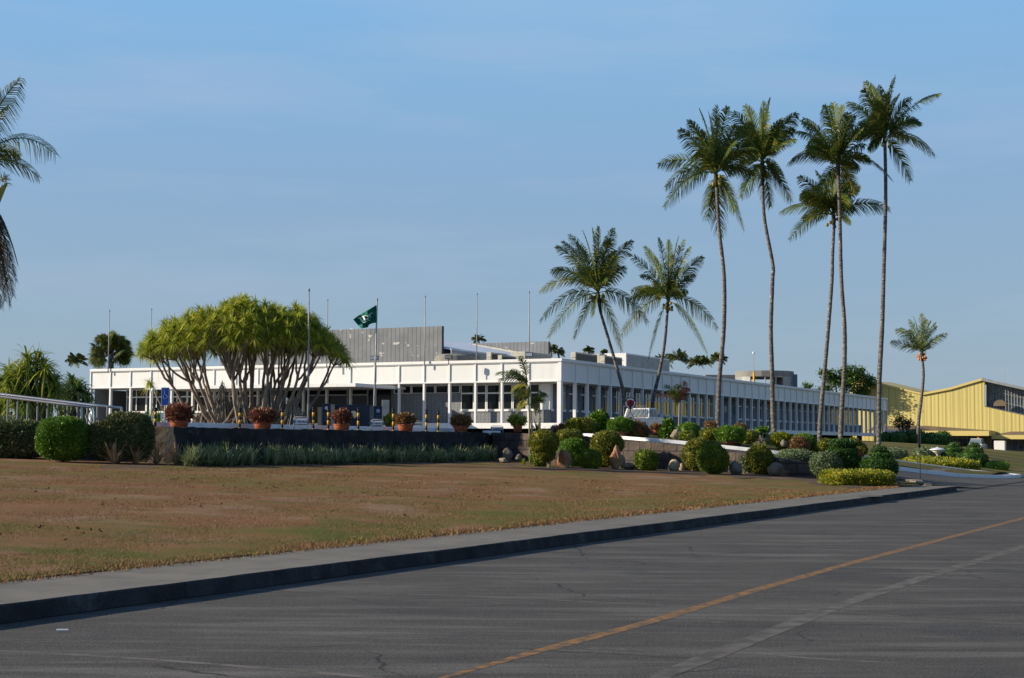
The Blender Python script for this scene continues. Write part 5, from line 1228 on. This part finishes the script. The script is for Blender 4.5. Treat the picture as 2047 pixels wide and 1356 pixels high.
palm('second tall palm from the left with an S-curved trunk', [(1549,880),X4(615,1100),X4(605,700),X4(598,400),X4(612,0),X2(830,1250),X2(775,950),X2(760,720)], 92, 1524, 325,
  [(555,240),(650,170),(740,190),(795,150),(770,170),(965,250),(970,330),(950,440),(600,330),(950,820),(840,830),(930,620),(600,810),(520,650),(890,700),(700,760),(860,300)], T2, 3.39, coco=(5,'coconut'), fill=9, seed=3, grp=G1)
palm('shorter palm whose crown hangs below its taller neighbour, pinkish trunk', [(1638,886),X4(1015,1200),X4(1050,800),X4(1085,400),X4(1115,0),X2(1235,1200),X2(1245,990)], 97, 1666, 430,
  [(1000,670),(1010,780),(915,870),(930,1090),(1100,640),(1150,700),(1390,740),(1400,860),(1580,890),(1330,970),(1060,920),(1240,620),(1300,700),(1190,760),(1350,640)], T2, 3.39, coco=(4,'coconut'), fill=7, seed=4, grp=G1)
palm('tall palm in the middle of the right cluster, in front of the shorter one', [(1680,880),X4(1195,1150),X4(1220,750),X4(1222,400),X4(1195,0),X2(1285,950),X2(1275,650)], 90, 1675, 330,
  [(1040,270),(1070,230),(1150,210),(1250,150),(1300,180),(1390,240),(980,370),(920,580),(1040,490),(1420,300),(1480,420),(1420,600),(1650,660),(1390,760),(1120,780),(1200,200),(1340,230),(1250,700)], T2, 3.39, coco=(5,'coconut'), fill=10, seed=5, grp=G1)
palm('tallest palm at the right of the cluster with long side fronds', [(1756,893),X4(1515,900),X4(1540,400),X4(1552,0),X2(1595,800),X2(1590,430)], 90, 1769, 278,
  [(1370,130),(1430,90),(1460,20),(1580,20),(1530,30),(1650,0),(1680,100),(1780,110),(1910,130),(1915,510),(1740,690),(1490,460),(1440,300),(1840,250),(1390,400),(1620,15),(1500,180)], T2, 3.39, coco=(5,'coconut'), fill=8, seed=6, grp=G1)
palm('leaning left palm of the low pair over the office corner, with yellow coconuts', [(1248,868),(1247.6,826),(1246,786),(1239,756),(1220,690),(1201,626)], 105, 1195, 585,
  [(120,620),(130,850),(195,1000),(415,1000),(230,420),(270,230),(390,110),(480,110),(560,90),(620,70),(730,100),(895,180),(840,400),(820,1100),(1050,850),(570,820),(760,260),(330,170),(700,180),(450,200)], T3, 4.237, coco=(14,'coconut'), fill=9, fl=3.6, seed=7, grp='lower coconut palms beside the office')
palm('right palm of the low pair, trunk leaning rightward over the fascia', [(1301,868),X4(-400,1010)[0:0] or (1305,806),(1318,745),(1328.5,688),(1334,626)], 112, 1336, 600,
  [(870,300),(1020,220),(920,580),(1130,160),(1200,190),(1290,150),(1340,180),(1380,250),(1475,330),(1380,600),(880,690),(790,1010),(1030,1200),(1650,910),(1520,1130),(1100,300),(1250,300)], T3, 4.237, coco=(9,'coconut'), fill=9, fl=3.6, seed=8, grp='lower coconut palms beside the office')
palm('slender palm with orange coconuts before the yellow hall', [(1836,868),(1836,848),(1841.5,801),(1846,753),(1844,720)], 150, 1843, 705,
  [(350,350),(420,240),(460,230),(510,170),(550,140),(580,130),(640,170),(750,220),(720,320),(690,400),(700,200)], (1700,600), 4.236, rb=.2, rt=.13, leaf=1.0, nst=26, coco=(16,'coconut_o'), fill=7, fl=3.6, seed=9, wd=.08, sags=.1)
# left palm outside the frame, only its right fronds show
LY = 56
o = palm('big palm beyond the left edge, only right-hand fronds in view', [(-75,925),(-72,700),(-66,500),(-62,360)], LY, -62, 345,
  [(42,160),(15,215),(126,318),(60,345),(20,300),(-40,80),(-150,150),(-230,350),(-260,500),(-180,560),(0,180)], (0,0), 1.0, rb=.2, rt=.13, leaf=1.0, nst=64, fill=7, fl=2.8, seed=11, wd=.036, gz=.8, sags=.42, hang=.9)
for k, (x, y) in enumerate(((20,610),(10,600),(32,560),(2,615),(26,590),(36,530),(-12,610),(14,570))):
    q = P(x,y,LY+.3*k); a_ = P(-40,400,LY); frond(a_, q, 1.3, .7, M['palm_dead'], o, 70, .05, .9, 'dead_frond', seed=k+3)
q = P(3,372,LY-.3); g = MB(); g.tube([P(-40,450,LY-.2),P(-10,400,LY-.3),P(14,366,LY-.3)],[.02,.22,.04],10); g.build('flower_sheath', M['coconut'], o, True)
a_ = P(5,362,LY-.3); pts = np.array([list(a_)]*60)+rng.normal(size=(60,3))*.06; np_leaf('flower_spray', pts, unit(rng.normal(size=(60,3))+np.array([.8,0,.4])), .35, .03, M['palm_y'], o)
# distant palms behind the office
def far_palm(px, cy, Y, hw, label, n=13, seed=1, hh=None, ybase=720, grp='distant palms behind the office'):
    rn = random.Random(seed); tips = []
    for i in range(n):
        a = R(-35+250*i/(n-1)+rn.uniform(-8,8)); r_ = hw*rn.uniform(.8,1.05); tips.append((px+r_*math.cos(a), cy-r_*math.sin(a)*.9))
    return palm(label, [(px+2,ybase),(px+1,(ybase+cy)/2),(px,cy+3)], Y, px, cy, tips, (0,0), 1.0, rb=.2, rt=.15, leaf=.75, nst=20, fill=4, fl=hw*Y/F, seed=seed, gz=1.5, name='distant_palm', wd=.12, mt='palm_far', grp=grp)
far_palm(957,680,260,15,'distant palm top above the second block wall',seed=21)
far_palm(1177,703,230,14,'distant palm top between cooling units and leaning trunk',seed=22)
far_palm(1101,700,250,17,'distant left palm at end of second block wall',seed=23,n=15)
far_palm(1116,706,250,14,'distant right palm at end of second block wall',seed=24,n=15)
far_palm(1326,724,230,22,'distant palm behind the right low palm trunk',seed=25)
far_palm(1357,718,225,24,'tallest distant palm between low pair and leftmost tall palm',seed=26,n=16)
far_palm(1392,728,230,20,'distant palm in middle of the background row',seed=27)
far_palm(1410,726,235,18,'distant palm fourth in the background row',seed=28)
far_palm(1436,720,225,19,'distant palm behind leftmost tall trunk',seed=29,n=15)
far_palm(1208,705,240,7,'tiny distant palm tip above the white roof cabin',seed=30)
far_palm(152,725,170,22,'small feathery palm left of the dark fan palm',seed=31)
far_palm(1290,733,240,16,'low distant palm top behind small cooling unit',seed=32)
# fan palm
Y = 140; c = P(222,708,Y); m = Y/F; b = Vector((c.x,c.y,2)); o = thing('fan_palm', b, 'dark round fan palm rising behind the left end of the office roof', 'palm tree')
g = MB(); g.tube([b,c],[.3,.28],10); g.build('trunk', M['trunk'], o, True)
V = []; Fc = []; rn = random.Random(5); g = MB()
for i in range(84):
    a = R(rn.uniform(-25,205)); e = rn.uniform(-.9,.9); d = Vector((math.cos(a)*math.cos(e), math.sin(e)*.9, math.sin(a))).normalized(); L_ = m*rn.uniform(14,38)
    h = c+d*L_; g.tube([c,h],.03,4,False); sd_ = d.cross(Vector((rn.uniform(-1,1),rn.uniform(-1,1),rn.uniform(-1,1)))).normalized(); nn = 18; fr = m*rn.uniform(15,19)
    for k in range(nn):
        an = R(-110+220*k/(nn-1)); v = d*math.cos(an)+sd_*math.sin(an); w = d*(-math.sin(an))+sd_*math.cos(an); tip_ = h+v*fr*(.85+.3*rn.random())-UP*fr*.25
        mp_ = h+v*fr*.55; j = len(V); V += [tuple(h),tuple(mp_+w*.055),tuple(tip_),tuple(mp_-w*.055)]; Fc.append((j,j+1,j+2,j+3))
g.build('leaf_stalks', M['palm_dead'], o); meshobj('fan_leaves', V, Fc, M['palm_far'], o)
# small palms with reddish fronds on the terrace and the drive
def small_palm(label, stems, Y, cx, cy, fr, mats, leaf=.35, seed=1, wd=.05, sag=.12, extra=None):
    b = P(stems[0][0][0], stems[0][0][1], Y); o = thing('young_palm', b, label, 'palm tree')
    for st in stems: g = MB(); g.tube([P(x,y,Y) for x,y in st], [.05]+[.035]*(len(st)-1), 8); g.build('stem', M['rock_pale'], o, True)
    for k, (x0,y0,x1,y1,sg,mm) in enumerate(fr): frond(P(x0,y0,Y), P(x1,y1,Y)+Vector((0,.3*math.sin(k*2),0)), sg, leaf, M[mm], o, 18, wd, .5, seed=seed+k)
    return o
def c4(x, y): return (970+x/5.65, 700+y/5.65)
fr = []
for x0,y0,x1,y1,sg,mm in ((470,330,400,80,.15,'palm'),(480,360,130,260,.35,'palm'),(475,370,160,340,.3,'palm'),(480,400,300,230,.2,'palm'),(480,420,310,440,.25,'palm_y'),(490,500,330,500,.2,'palm_y'),(490,540,440,560,.1,'palm_y'),(500,620,370,640,.2,'palm_y'),(500,620,590,700,.2,'palm_y'),(510,620,620,560,.15,'palm'),(610,600,640,480,.05,'palm'),(500,400,500,520,.1,'palm_y'),(480,350,250,290,.3,'palm')):
    fr.append((*c4(x0,y0),*c4(x1,y1),sg,mm))
small_palm('young palm clump with thin stems crossing the fascia near the office corner', [[(1060,925),(1058,830),(1055,770)],[(1064,868),(1061,820)],[(1079,868),(1078,800)]], 66.5, 1055, 770, fr, None, leaf=.48, seed=70, wd=.05)
def c5(x, y): return (1300+x/5.686, 760+y/5.686)
fr = [(*c5(a,b),*c5(c_,d),sg,mm) for a,b,c_,d,sg,mm in ((325,240,170,60,.2,'palm'),(325,240,80,180,.35,'red'),(325,250,250,210,.1,'red'),(330,230,300,60,.1,'palm'),(335,230,400,20,.1,'red'),(335,240,420,100,.1,'red'),(325,250,230,130,.15,'palm_y'),(330,250,320,110,.1,'palm_y'),(340,250,380,160,.1,'red'),(325,250,280,250,.1,'palm_y'))]
small_palm('young palm with reddish fronds standing before the shaded facade behind raised bed', [[(1357,868),(1357.5,830),(1358,802)]], 76, 1358, 800, fr, None, leaf=.42, seed=90, wd=.045)

# ================= spreading tree with strap leaves =================
Y = 73; m = Y/F; tb = P(500,858,Y); tb.z = TZ
o = thing('spreading_tree', tb, 'wide spreading screw pine tree with many stems and yellow green strap leaf crown', 'tree')
rn = random.Random(12)
def crown_top(px): return interp(px, [(278,712),(300,668),(330,640),(370,630),(400,612),(440,610),(475,592),(500,588),(530,600),(560,610),(590,606),(615,612),(640,645),(665,668),(690,700),(700,730)])
def crown_bot(px): return interp(px, [(278,725),(330,722),(400,712),(470,706),(560,712),(620,702),(660,710),(700,738)])
ros = []
tries = 0
while len(ros) < 430 and tries < 40000:
    tries += 1
    px = rn.uniform(290,690); u_ = (px-488)/206; ry = 4.3*math.sqrt(max(.05,1-u_*u_)); dy = rn.uniform(-1,1)*ry
    a, b = crown_top(px)+10, crown_bot(px)-9; q_ = 1-math.sqrt(max(0,1-(dy/ry)**2)); loc = a+(b-a)*q_*.9
    f = rn.random()**1.5*.8 if rn.random() < .75 else rn.random(); y = loc+(b-loc)*f
    p = P(px,y,Y); p = Vector((p.x,p.y+dy,p.z))
    if all((p-q).length > .43 for q in ros): ros.append(p)
rp = np.array([list(p) for p in ros])
# leaves: a head of drooping straps at each tip
def rosette_leaves(centres, n, ln, wd, droop, mt, parent, name='foliage', up=.3):
    C = np.repeat(np.array(centres),n,0); k = len(C); d = unit(rng.normal(size=(k,3))+np.array([0,0,up])); d[:,2] = np.maximum(d[:,2],-.35); L_ = ln*(.6+.55*rng.random(k)); h = d[:,:2]; seg = 3; V = []
    sd_ = unit(np.stack([-d[:,1],d[:,0],np.zeros(k)],1)+rng.normal(size=(k,3))*.15)
    for i in range(seg+1):
        f = i/seg; p = C+d*(L_*f)[:,None]; p[:,2] -= droop*L_*f*f*(.6+.8*np.sqrt(h[:,0]**2+h[:,1]**2)); w = wd*.5*(1-.9*f**2); V += [p-sd_*w, p+sd_*w]
    V = np.stack(V,1).reshape(-1,3); b = np.arange(k)[:,None]*(2*(seg+1)); Fi = np.concatenate([b+np.array([[2*i,2*i+1,2*i+3,2*i+2]]) for i in range(seg)],0)
    return meshobj(name, V, Fi, mt, parent)
# a crown per main limb so that the pieces stay light
def kmeans(pts, k, it=12, seed=1):
    r_ = np.random.default_rng(seed); c = pts[r_.choice(len(pts),k,False)]
    for _ in range(it):
        a = ((pts[:,None]-c[None])**2).sum(2).argmin(1); c = np.array([pts[a==i].mean(0) if (a==i).any() else c[i] for i in range(k)])
    return c, a
rosette_leaves(rp, 84, .66, .052, .36, M['dracaena'], o, 'crown', .5)
c2, a2 = kmeans(rp, 80, seed=3); c1, a1 = kmeans(c2, 26, seed=4)
base = Vector(tb); 
def tubes_curve(g, p0, p1, r0, r1, bow, n=6, sd_=0):
    p0, p1 = Vector(p0), Vector(p1); h = p1-p0; mid = p0.lerp(p1,.45)+Vector(bow)
    rr = random.Random(sd_); pts = []
    for i in range(n+1): q = bez(p0,mid,p1,i/n); pts.append(q+(Vector((rr.uniform(-1,1),rr.uniform(-1,1),rr.uniform(-1,1)))*.04 if 0<i<n else Vector()))
    g.tube(pts,[r0+(r1-r0)*i/n for i in range(n+1)],7,False)
j1 = []
for i, c in enumerate(c1):
    c = Vector(c); ang = math.atan2(c.y-base.y, c.x-base.x); R_ = math.hypot(c.x-base.x, c.y-base.y)
    st = base+Vector(((c.x-base.x)*.42,(c.y-base.y)*.45,0)); st.z = TZ-.05; jn = base.lerp(c,.62); jn = Vector((base.x+(c.x-base.x)*.80, base.y+(c.y-base.y)*.80, TZ+(c.z-TZ)*.52)); j1.append(jn)
    g = MB(); tubes_curve(g, st, jn, .11, .065, Vector(((c.x-base.x)*.06,(c.y-base.y)*.06,-.12)), 7, i); g.build('stem', M['bark'], o, True)
g = MB(); j2 = []
for i, c in enumerate(c2):
    c = Vector(c); a = j1[a1[i]]; jn = a.lerp(c,.72)-UP*.10; j2.append(jn); tubes_curve(g, a, jn, .065, .042, Vector((0,0,-.22)), 5, i+50)
g.build('limbs', M['bark'], o, True)
g = MB()
for i, p in enumerate(ros): tubes_curve(g, j2[a2[i]], p+UP*.05, .038, .024, Vector((0,0,-.10)), 4, i+200)
g.build('twigs', M['bark'], o, True)
g = MB()
for i in range(950):                         # skirts of aerial roots
    cl = rn.choice((0,0,0,1,1,2)); cl = rn.choice((0,0,1,1,2,3,4)); cx_, cy_ = ((-1.3,0),(.9,.2),(2.2,-.2),(-.3,-.5),(-2.2,.2))[cl]; a = rn.random()*6.28; r0 = rn.uniform(.02,.30); r1 = r0+rn.uniform(.2,1.05); zt = rn.uniform(.5,(2.6,2.7,1.9,2.2,1.3)[cl])*(1-.3*abs(math.cos(a)))
    x, y = base.x+cx_, base.y+cy_-.5; g.tube([(x+r0*math.cos(a),y+r0*math.sin(a),TZ+zt),(x+(r0+r1)*.5*math.cos(a+.06),y+(r0+r1)*.5*math.sin(a+.06),TZ+zt*.45),(x+r1*math.cos(a),y+r1*math.sin(a),TZ-.03)],[.022,.024,.026],5,False)
g.build('aerial_roots', M['rootbark'], o)
# loose sucker at left with its own small head
g = MB(); g.tube([P(345,858,70),P(322,810,70),P(303,772,70)],[.05,.045,.03],7); g.build('stem', M['bark'], o, True)
rosette_leaves([P(301,768,70),P(297,764,70.1)], 50, .55, .03, .6, M['dracaena'], o, 'sucker_head')
# ================= screw pines at left =================
def screw_pine(label, heads, Y, ln, n, mt, seed, base_px):
    b = P(base_px,860,Y); b.z = TZ; o = thing('screw_pine', b, label, 'screw pine'); g = MB(); pts = []
    rr = random.Random(seed)
    for x, y in heads:
        q = P(x,y,Y); q = Vector((q.x,q.y+rr.uniform(-.7,.7),q.z)); pts.append(q)
        tubes_curve(g, (b.x+(q.x-b.x)*.6,b.y,TZ), q, .09, .07, (0,0,-.1), 5, seed)
        for k in range(7): a = rr.random()*6.28; zz = rr.uniform(.3,1.0); xx = b.x+(q.x-b.x)*.65; g.tube([(xx,b.y,TZ+zz),(xx+.5*math.cos(a),b.y+.5*math.sin(a),TZ)],.025,5,False)
    g.build('stem', M['bark'], o, True); rosette_leaves(pts, n, ln, .085, .55, mt, o, 'foliage', .8)
screw_pine('tallest screw pine clump with long arching yellow green leaves at left', [(62,738),(45,752),(82,750),(66,768),(100,765),(30,768),(72,722),(52,782),(88,780),(58,718),(38,742),(95,745),(110,782),(75,795),(40,795),(60,805),(105,800),(84,735)], 60, 1.15, 60, M['pandan'], 3, 62)
screw_pine('screw pine at the very left edge', [(-5,760),(8,742),(-25,765),(5,780),(18,770),(22,752),(-10,790),(15,795),(0,810)], 61, 1.1, 60, M['pandan'], 4, 0)
screw_pine('lower dark green screw pine right of tallest clump', [(142,765),(155,775),(128,775),(165,782),(138,790),(150,795),(172,792),(125,800),(118,770),(160,805)], 63, .95, 60, M['pandan_dk'] if 'pandan_dk' in M else M['bright'], 5, 145)

# ================= broad-leaved trees =================
def broad_tree(label, px, Y, lobes, base_y, mt, leaf=.3, dens=1.0, seed=1, name='broadleaf_tree'):
    m = Y/F; rr = random.Random(seed); b = P(px,base_y,Y); b.z = upz(*ST(b)); o = thing(name, b, label, 'tree'); g = MB(); PV = []; DV = []
    for cx, cy, hw, hh in lobes:
        c = P(cx,cy,Y)+Vector((0,rr.uniform(-1.2,.4),0)); r = np.array((hw*m,hw*m*.8,hh*m)); tubes_curve(g, b+UP*(c.z-b.z)*.25, c, .16, .05, (0,0,.3), 5, seed)
        ncl = int(hw*hh*.16*dens)+4; cc, _ = shell_points(ncl, c, r, 2, .75)
        for q in cc:
            k = int(26*dens); pp = q+rng.normal(size=(k,3))*np.array((.5,.5,.34))*leaf*2.0; PV.append(pp); DV.append(unit(rng.normal(size=(k,3))+np.array([0,0,.2])))
    g.tube([b-UP*.2,b+UP*(P(px,lobes[0][1],Y).z-b.z)*.5],[.35,.22],9); g.build('trunk', M['bark'], o, True)
    p = np.concatenate(PV); d = np.concatenate(DV); np_leaf('crown', p, d, leaf*(.6+.7*rng.random(len(p))), leaf*.6, mt, o)
broad_tree('green leafy tree behind the far end of the office roof', 1692, 204.5, [(1690,765,30,24),(1665,755,18,18),(1712,748,20,16),(1648,778,16,12),(1735,762,18,15),(1690,742,14,10),(1650,750,9,9),(1722,785,22,14),(1640,745,5,5)], 880, M['tree'], .30, .8, 3)
broad_tree('small green bush top peeping over the office roof', 1612, 200, [(1611,774,7,5)], 880, M['tree'], .3, 1, 4, 'bush_top')
broad_tree('dark sparse little tree before the yellow hall', 1806, 165, [(1805,848,22,14),(1792,846,12,9),(1820,850,16,10),(1803,836,12,6)], 880, M['deadtree'], .20, .55, 5, 'sparse_tree')
# ================= yellow hall =================
SY = 205.0
def Py(px, py):      # point on the facade plane under a pixel
    d = ray(px, py); k = SY/(d.x*U.x+d.y*U.y); return Vector((d.x*k, d.y*k, CZ+d.z*k))
b = Py(1965,903); o = thing('yellow_hall', (b.x,b.y,.6), 'pale yellow ribbed metal hall with butterfly roofline and brown porch roof', 'building')
def poly(g, pxs, back=.3, off=0):
    g.prism([Py(x,y)+U*off for x, y in pxs], U*back)
rib_bump(M['ywall'], 12.0, W)
M['ywall'].node_tree.nodes['Bump'].inputs['Strength'].default_value = .25; M['ywall'].node_tree.nodes['Bump'].inputs['Distance'].default_value = .03
addmix(M['ywall'], (.36,.29,.12), brick_mask(.95,60,.055,axis='w'))
g = MB(); poly(g, [(1700,740),(1745,765),(1775,771),(1843,787),(1900,776),(1965,757),(1968,757),(1968,813),(2047,830),(2120,846),(2120,905),(1700,905)]); g.build('wall', M['ywall'], o)
g = MB(); q = [(1965,756.5),(2047,774.5),(2130,793)]; top = [Py(*a)-U*1.2 for a in q]+[Py(*a)+U*8 for a in q[::-1]]; g.prism(top, UP*-.35); g.build('roof', M['galv'], o)
g = MB(); q = [(1843,786),(1900,775),(1965,756)]; g.prism([Py(*a)-U*.25 for a in q]+[Py(*a)+U*8 for a in q[::-1]], UP*-.3); g.build('roof', M['ytrim'], o)
g = MB(); q = [(1700,752),(1745,763.5),(1775,770),(1843,786)]; g.prism([Py(*a)-U*.2 for a in q]+[Py(*a)+U*.5 for a in q[::-1]], UP*-.25); g.build('roof_edge', M['ytrim'], o)
g = MB(); pts = [(1735,757),(1860,783),(1843,786),(1775,772)]; A2 = [Py(*a) for a in pts]; g.quad(A2[0]+U*14+UP*.0, A2[1]+U*12-UP*.1, A2[2]+U*.3, A2[3]+U*.3, Py(1735,762)+U*.3); g.build('roof', M['ytrim'], o)
g = MB(); poly(g, [(1968,760),(2047,778),(2120,795),(2120,846),(2047,829),(1968,812)], .1, 1.4); g.build('clerestory_glass', M['glass_blue'], o)
g = MB()
for x in range(1971,2120,6): a, c_ = Py(x,763+(x-1968)*.228), Py(x,812+(x-1968)*.215); g.box((a+c_)/2+U*1.35,(.04,.05,abs(a.z-c_.z)/2),(U,W,UP))
for f in (.35,.72):
    a, c_ = Py(1969,762+48*f), Py(2110,793+50*f); g.tube([a+U*1.33,c_+U*1.33],.045,5)
g.build('glazing_bar', M['galv'], o)
g = MB(); g.prism([Py(1968,812),Py(2047,829.5),Py(2120,846),Py(2120,846)+U*1.4,Py(2047,829.5)+U*1.4,Py(1968,812)+U*1.4], UP*-.1); g.build('ledge', M['yroof'], o)
g = MB(); c_ = Py(2000,806)-U*.1; n = 20
c_ = Py(1999,812)-U*.1; g.prism([c_+W*.85*math.cos(math.pi*i/16)+UP*.85*math.sin(math.pi*i/16) for i in range(17)], U*.3)
g.build('half_round_hood', M['yroof'], o)
g = MB(); tq = ST(Py(2119,880))[1]; g.stb(SY,SY+.3,-150,tq,.5,7.6); g.build('wall', M['ywall'], o)
g = MB(); a = Py(2002,755); g.tube([Py(2002,764)+U*2, Py(2001.5,736)+U*2],.04,5); g.build('aerial', M['steelpole'], o)
# porch
def yb(g, px0, px1, z0, z1, u0, u1):
    a, c_ = Py(px0,870), Py(px1,870); t0, t1 = ST(c_)[1], ST(a)[1]; g.stb(SY+u0, SY+u1, t0, t1, z0, z1)
zp = Py(1900,870).z
g = MB(); a, c_ = Py(1750,868), Py(1992,868); t0, t1 = ST(c_)[1]+.2, ST(a)[1]; ze = Py(1900,862.5).z
g.add([W3(SY-5,t0,ze),W3(SY-5,t1,ze),W3(SY-.02,t1,ze+.75),W3(SY-.02,t0+9,ze+.75),W3(SY-.02,t0+.2,ze+.1)],[(0,1,2,3,4)]); g.build('porch_roof', M['yroof'], o)
g = MB(); g.stb(SY-5.15,SY-5.0,t0-.1,t1,ze-.62,ze+.02); g.stb(SY-5.0,SY-.02,t0-.1,t0,ze-.62,ze+.02); g.build('porch_fascia', M['ytrim'], o)
g = MB(); g.stb(SY-5.0,SY-.02,t0,t1,ze-.62,ze-.55); g.build('porch_ceiling', M['slab'], o)
gy = .75
for px in (1862,1899,1968.5):
    a = Py(px,880)-U*4.8; a = Vector((a.x,a.y,0)); k = ST(a); g = MB(); g.stb(k[0]-.12,k[0]+.12,k[1]-.12,k[1]+.12,gy,ze-.6); g.build('porch_post', M['orangepost'], o)
    g = MB(); g.stb(k[0]-.25,k[0]+.25,k[1]-.25,k[1]+.25,gy-.3,gy+.12); g.build('post_base', M['white_kerb'], o)
g = MB(); yb(g,1750,2120,.2,ze-.5,-.12,-.02); g.build('ground_floor_wall', M['slab'], o)
for px0, px1, z0, z1 in ((1902,1912,gy+.2,2.9),(1914,1945,gy+.1,2.9),(1957,1966,2.2,2.9),(2024,2060,1.0,2.55)):
    g = MB(); yb(g,px0,px1,z0,z1,-.16,-.13); w = g.build('window', M['glass_blue'], o); g = MB(); yb(g,px0,px1,z1-.5,z1-.42,-.2,-.165); yb(g,px0-.3,px1+.3,z1,z1+.1,-.2,-.13)
    for j in lin(px0,px1,4): yb(g,j-.25,j+.25,z0,z1,-.2,-.165)
    g.build('frame', M['alu'], w)
g = MB(); yb(g,1984,1994,gy-.2,2.4,-.18,-.13); g.build('door', M['darkmetal'], o)
g = MB(); a, c_ = Py(1990,868), Py(2120,868); t0, t1 = ST(c_)[1], ST(a)[1]; z2 = Py(2030,869).z
g.stb(SY-3.1,SY-3.0,t0,t1,z2-.62,z2-.08); g.build('porch_fascia', M['ytrim'], o)
g = MB(); g.add([W3(SY-3.1,t0,z2-.1),W3(SY-3.1,t1,z2-.1),W3(SY-.02,t1-2,z2+.4),W3(SY-.02,t0,z2+.4)],[(0,1,2,3)]); g.build('porch_roof', M['yroof'], o)
g = MB(); g.stb(SY-3.0,SY-.1,t0,t1,z2-.62,z2-.55); g.build('porch_ceiling', M['slab'], o)
a = Py(2022,890)-U*9; k = ST(a); g = MB(); g.stb(k[0]-.6,k[0]+.6,k[1]-.65,k[1]+.65,.3,P(2004,881.5,a.y).z); tag(g.build('white_cabinet', M['white'], None, loc=(a.x,a.y,.3), bevel=.02), 'white square cabinet standing before the yellow hall', 'cabinet')
a = P(1796,872,175); g = MB(); g.stb(*[ST(a)[0]-2,ST(a)[0]+2,ST(a)[1]-2,ST(a)[1]+1.2],1,P(1796,861,175).z); tag(g.build('white_shed', M['white'], None, loc=(a.x,a.y,1), bevel=.03), 'small white shed half hidden behind the dark bushes', 'shed')
# far ground cover and small litter on the road
p = G(125,1264,lambda s,t: .012); g = MB(); g.tube([(p.x-.05,p.y,.018),(p.x+.045,p.y+.01,.018)],.009,8); tag(g.build('litter_stick', M['signwhite'], None, loc=(p.x,p.y,.012)), 'small white paper stick lying on the road near the kerb', 'litter')
# ================= turf =================
def scatter(n, s0, s1, t0, t1, zf):
    s = s0+(s1-s0)*rng.random(n)**1.0; t = t0+(t1-t0)*rng.random(n); X = s*U.x+t*W.x; Yy = s*U.y+t*W.y; return s, t, X, Yy
def turf(n, s0, s1, ta, tb_, h, wd, name, tpow=1.6):
    t = ta+(tb_-ta)*rng.random(n)**tpow; s = s0+(s1-s0)*rng.random(n); X = s*U.x+t*W.x; Yy = s*U.y+t*W.y
    ok = (Yy > 9)&(np.abs(X/Yy) < .40)&(s < np.interp(t,[w[0] for w in WALL],[w[1] for w in WALL])-.3); s, t, X, Yy = s[ok], t[ok], X[ok], Yy[ok]
    n = len(s); z = .16+.028*np.clip(t-11.5,0,30)+.008
    az = rng.random(n)*2*np.pi; hh = h*(.4+.9*rng.random(n)); ln = hh*(.3+rng.random(n)); sd_ = np.stack([np.cos(az),np.sin(az),np.zeros(n)],1)*(wd*.5*(1+Yy/25))[:,None]
    B_ = np.stack([X,Yy,z],1); az2 = rng.random(n)*2*np.pi; T_ = B_+np.stack([np.cos(az2)*ln,np.sin(az2)*ln,hh],1)
    V = np.stack([B_-sd_,B_+sd_,T_+sd_*.2,T_-sd_*.2],1).reshape(-1,3)
    return tag(meshobj(name, V, np.arange(4*n).reshape(n,4), M['turf'], None), 'short dry grass blades of the lawn', 'grass', None, 'stuff')
turf(260000, 4, 44, 11.45, 33, .022, .005, 'lawn_grass', 1.2)
turf(11000, 2, 52, 11.25, 11.8, .05, .008, 'lawn_grass', 1)
# brown clods and fallen leaves
n = 900; t = 14+16*rng.random(n); s = 8+36*rng.random(n); cl = np.sin(t*1.3+s*.35)+np.sin(s*.9)+rng.normal(size=n)*.5; ok = cl > .9; s, t = s[ok], t[ok]; n = len(s)
c = np.stack([s*U.x+t*W.x, s*U.y+t*W.y, .16+.028*(t-11.5)+.02],1); c = np.repeat(c,3,0)+rng.normal(size=(3*n,3))*np.array((.05,.05,.008)); np_l = np_leaf('fallen_leaves', c, unit(rng.normal(size=c.shape)+np.array([0,0,.2])), .055, .035, M['clod'] if 'clod' in M else M['bark'], None); tag(np_l, 'small brown clods and fallen leaves scattered on the lawn', 'fallen leaves', None, 'stuff')
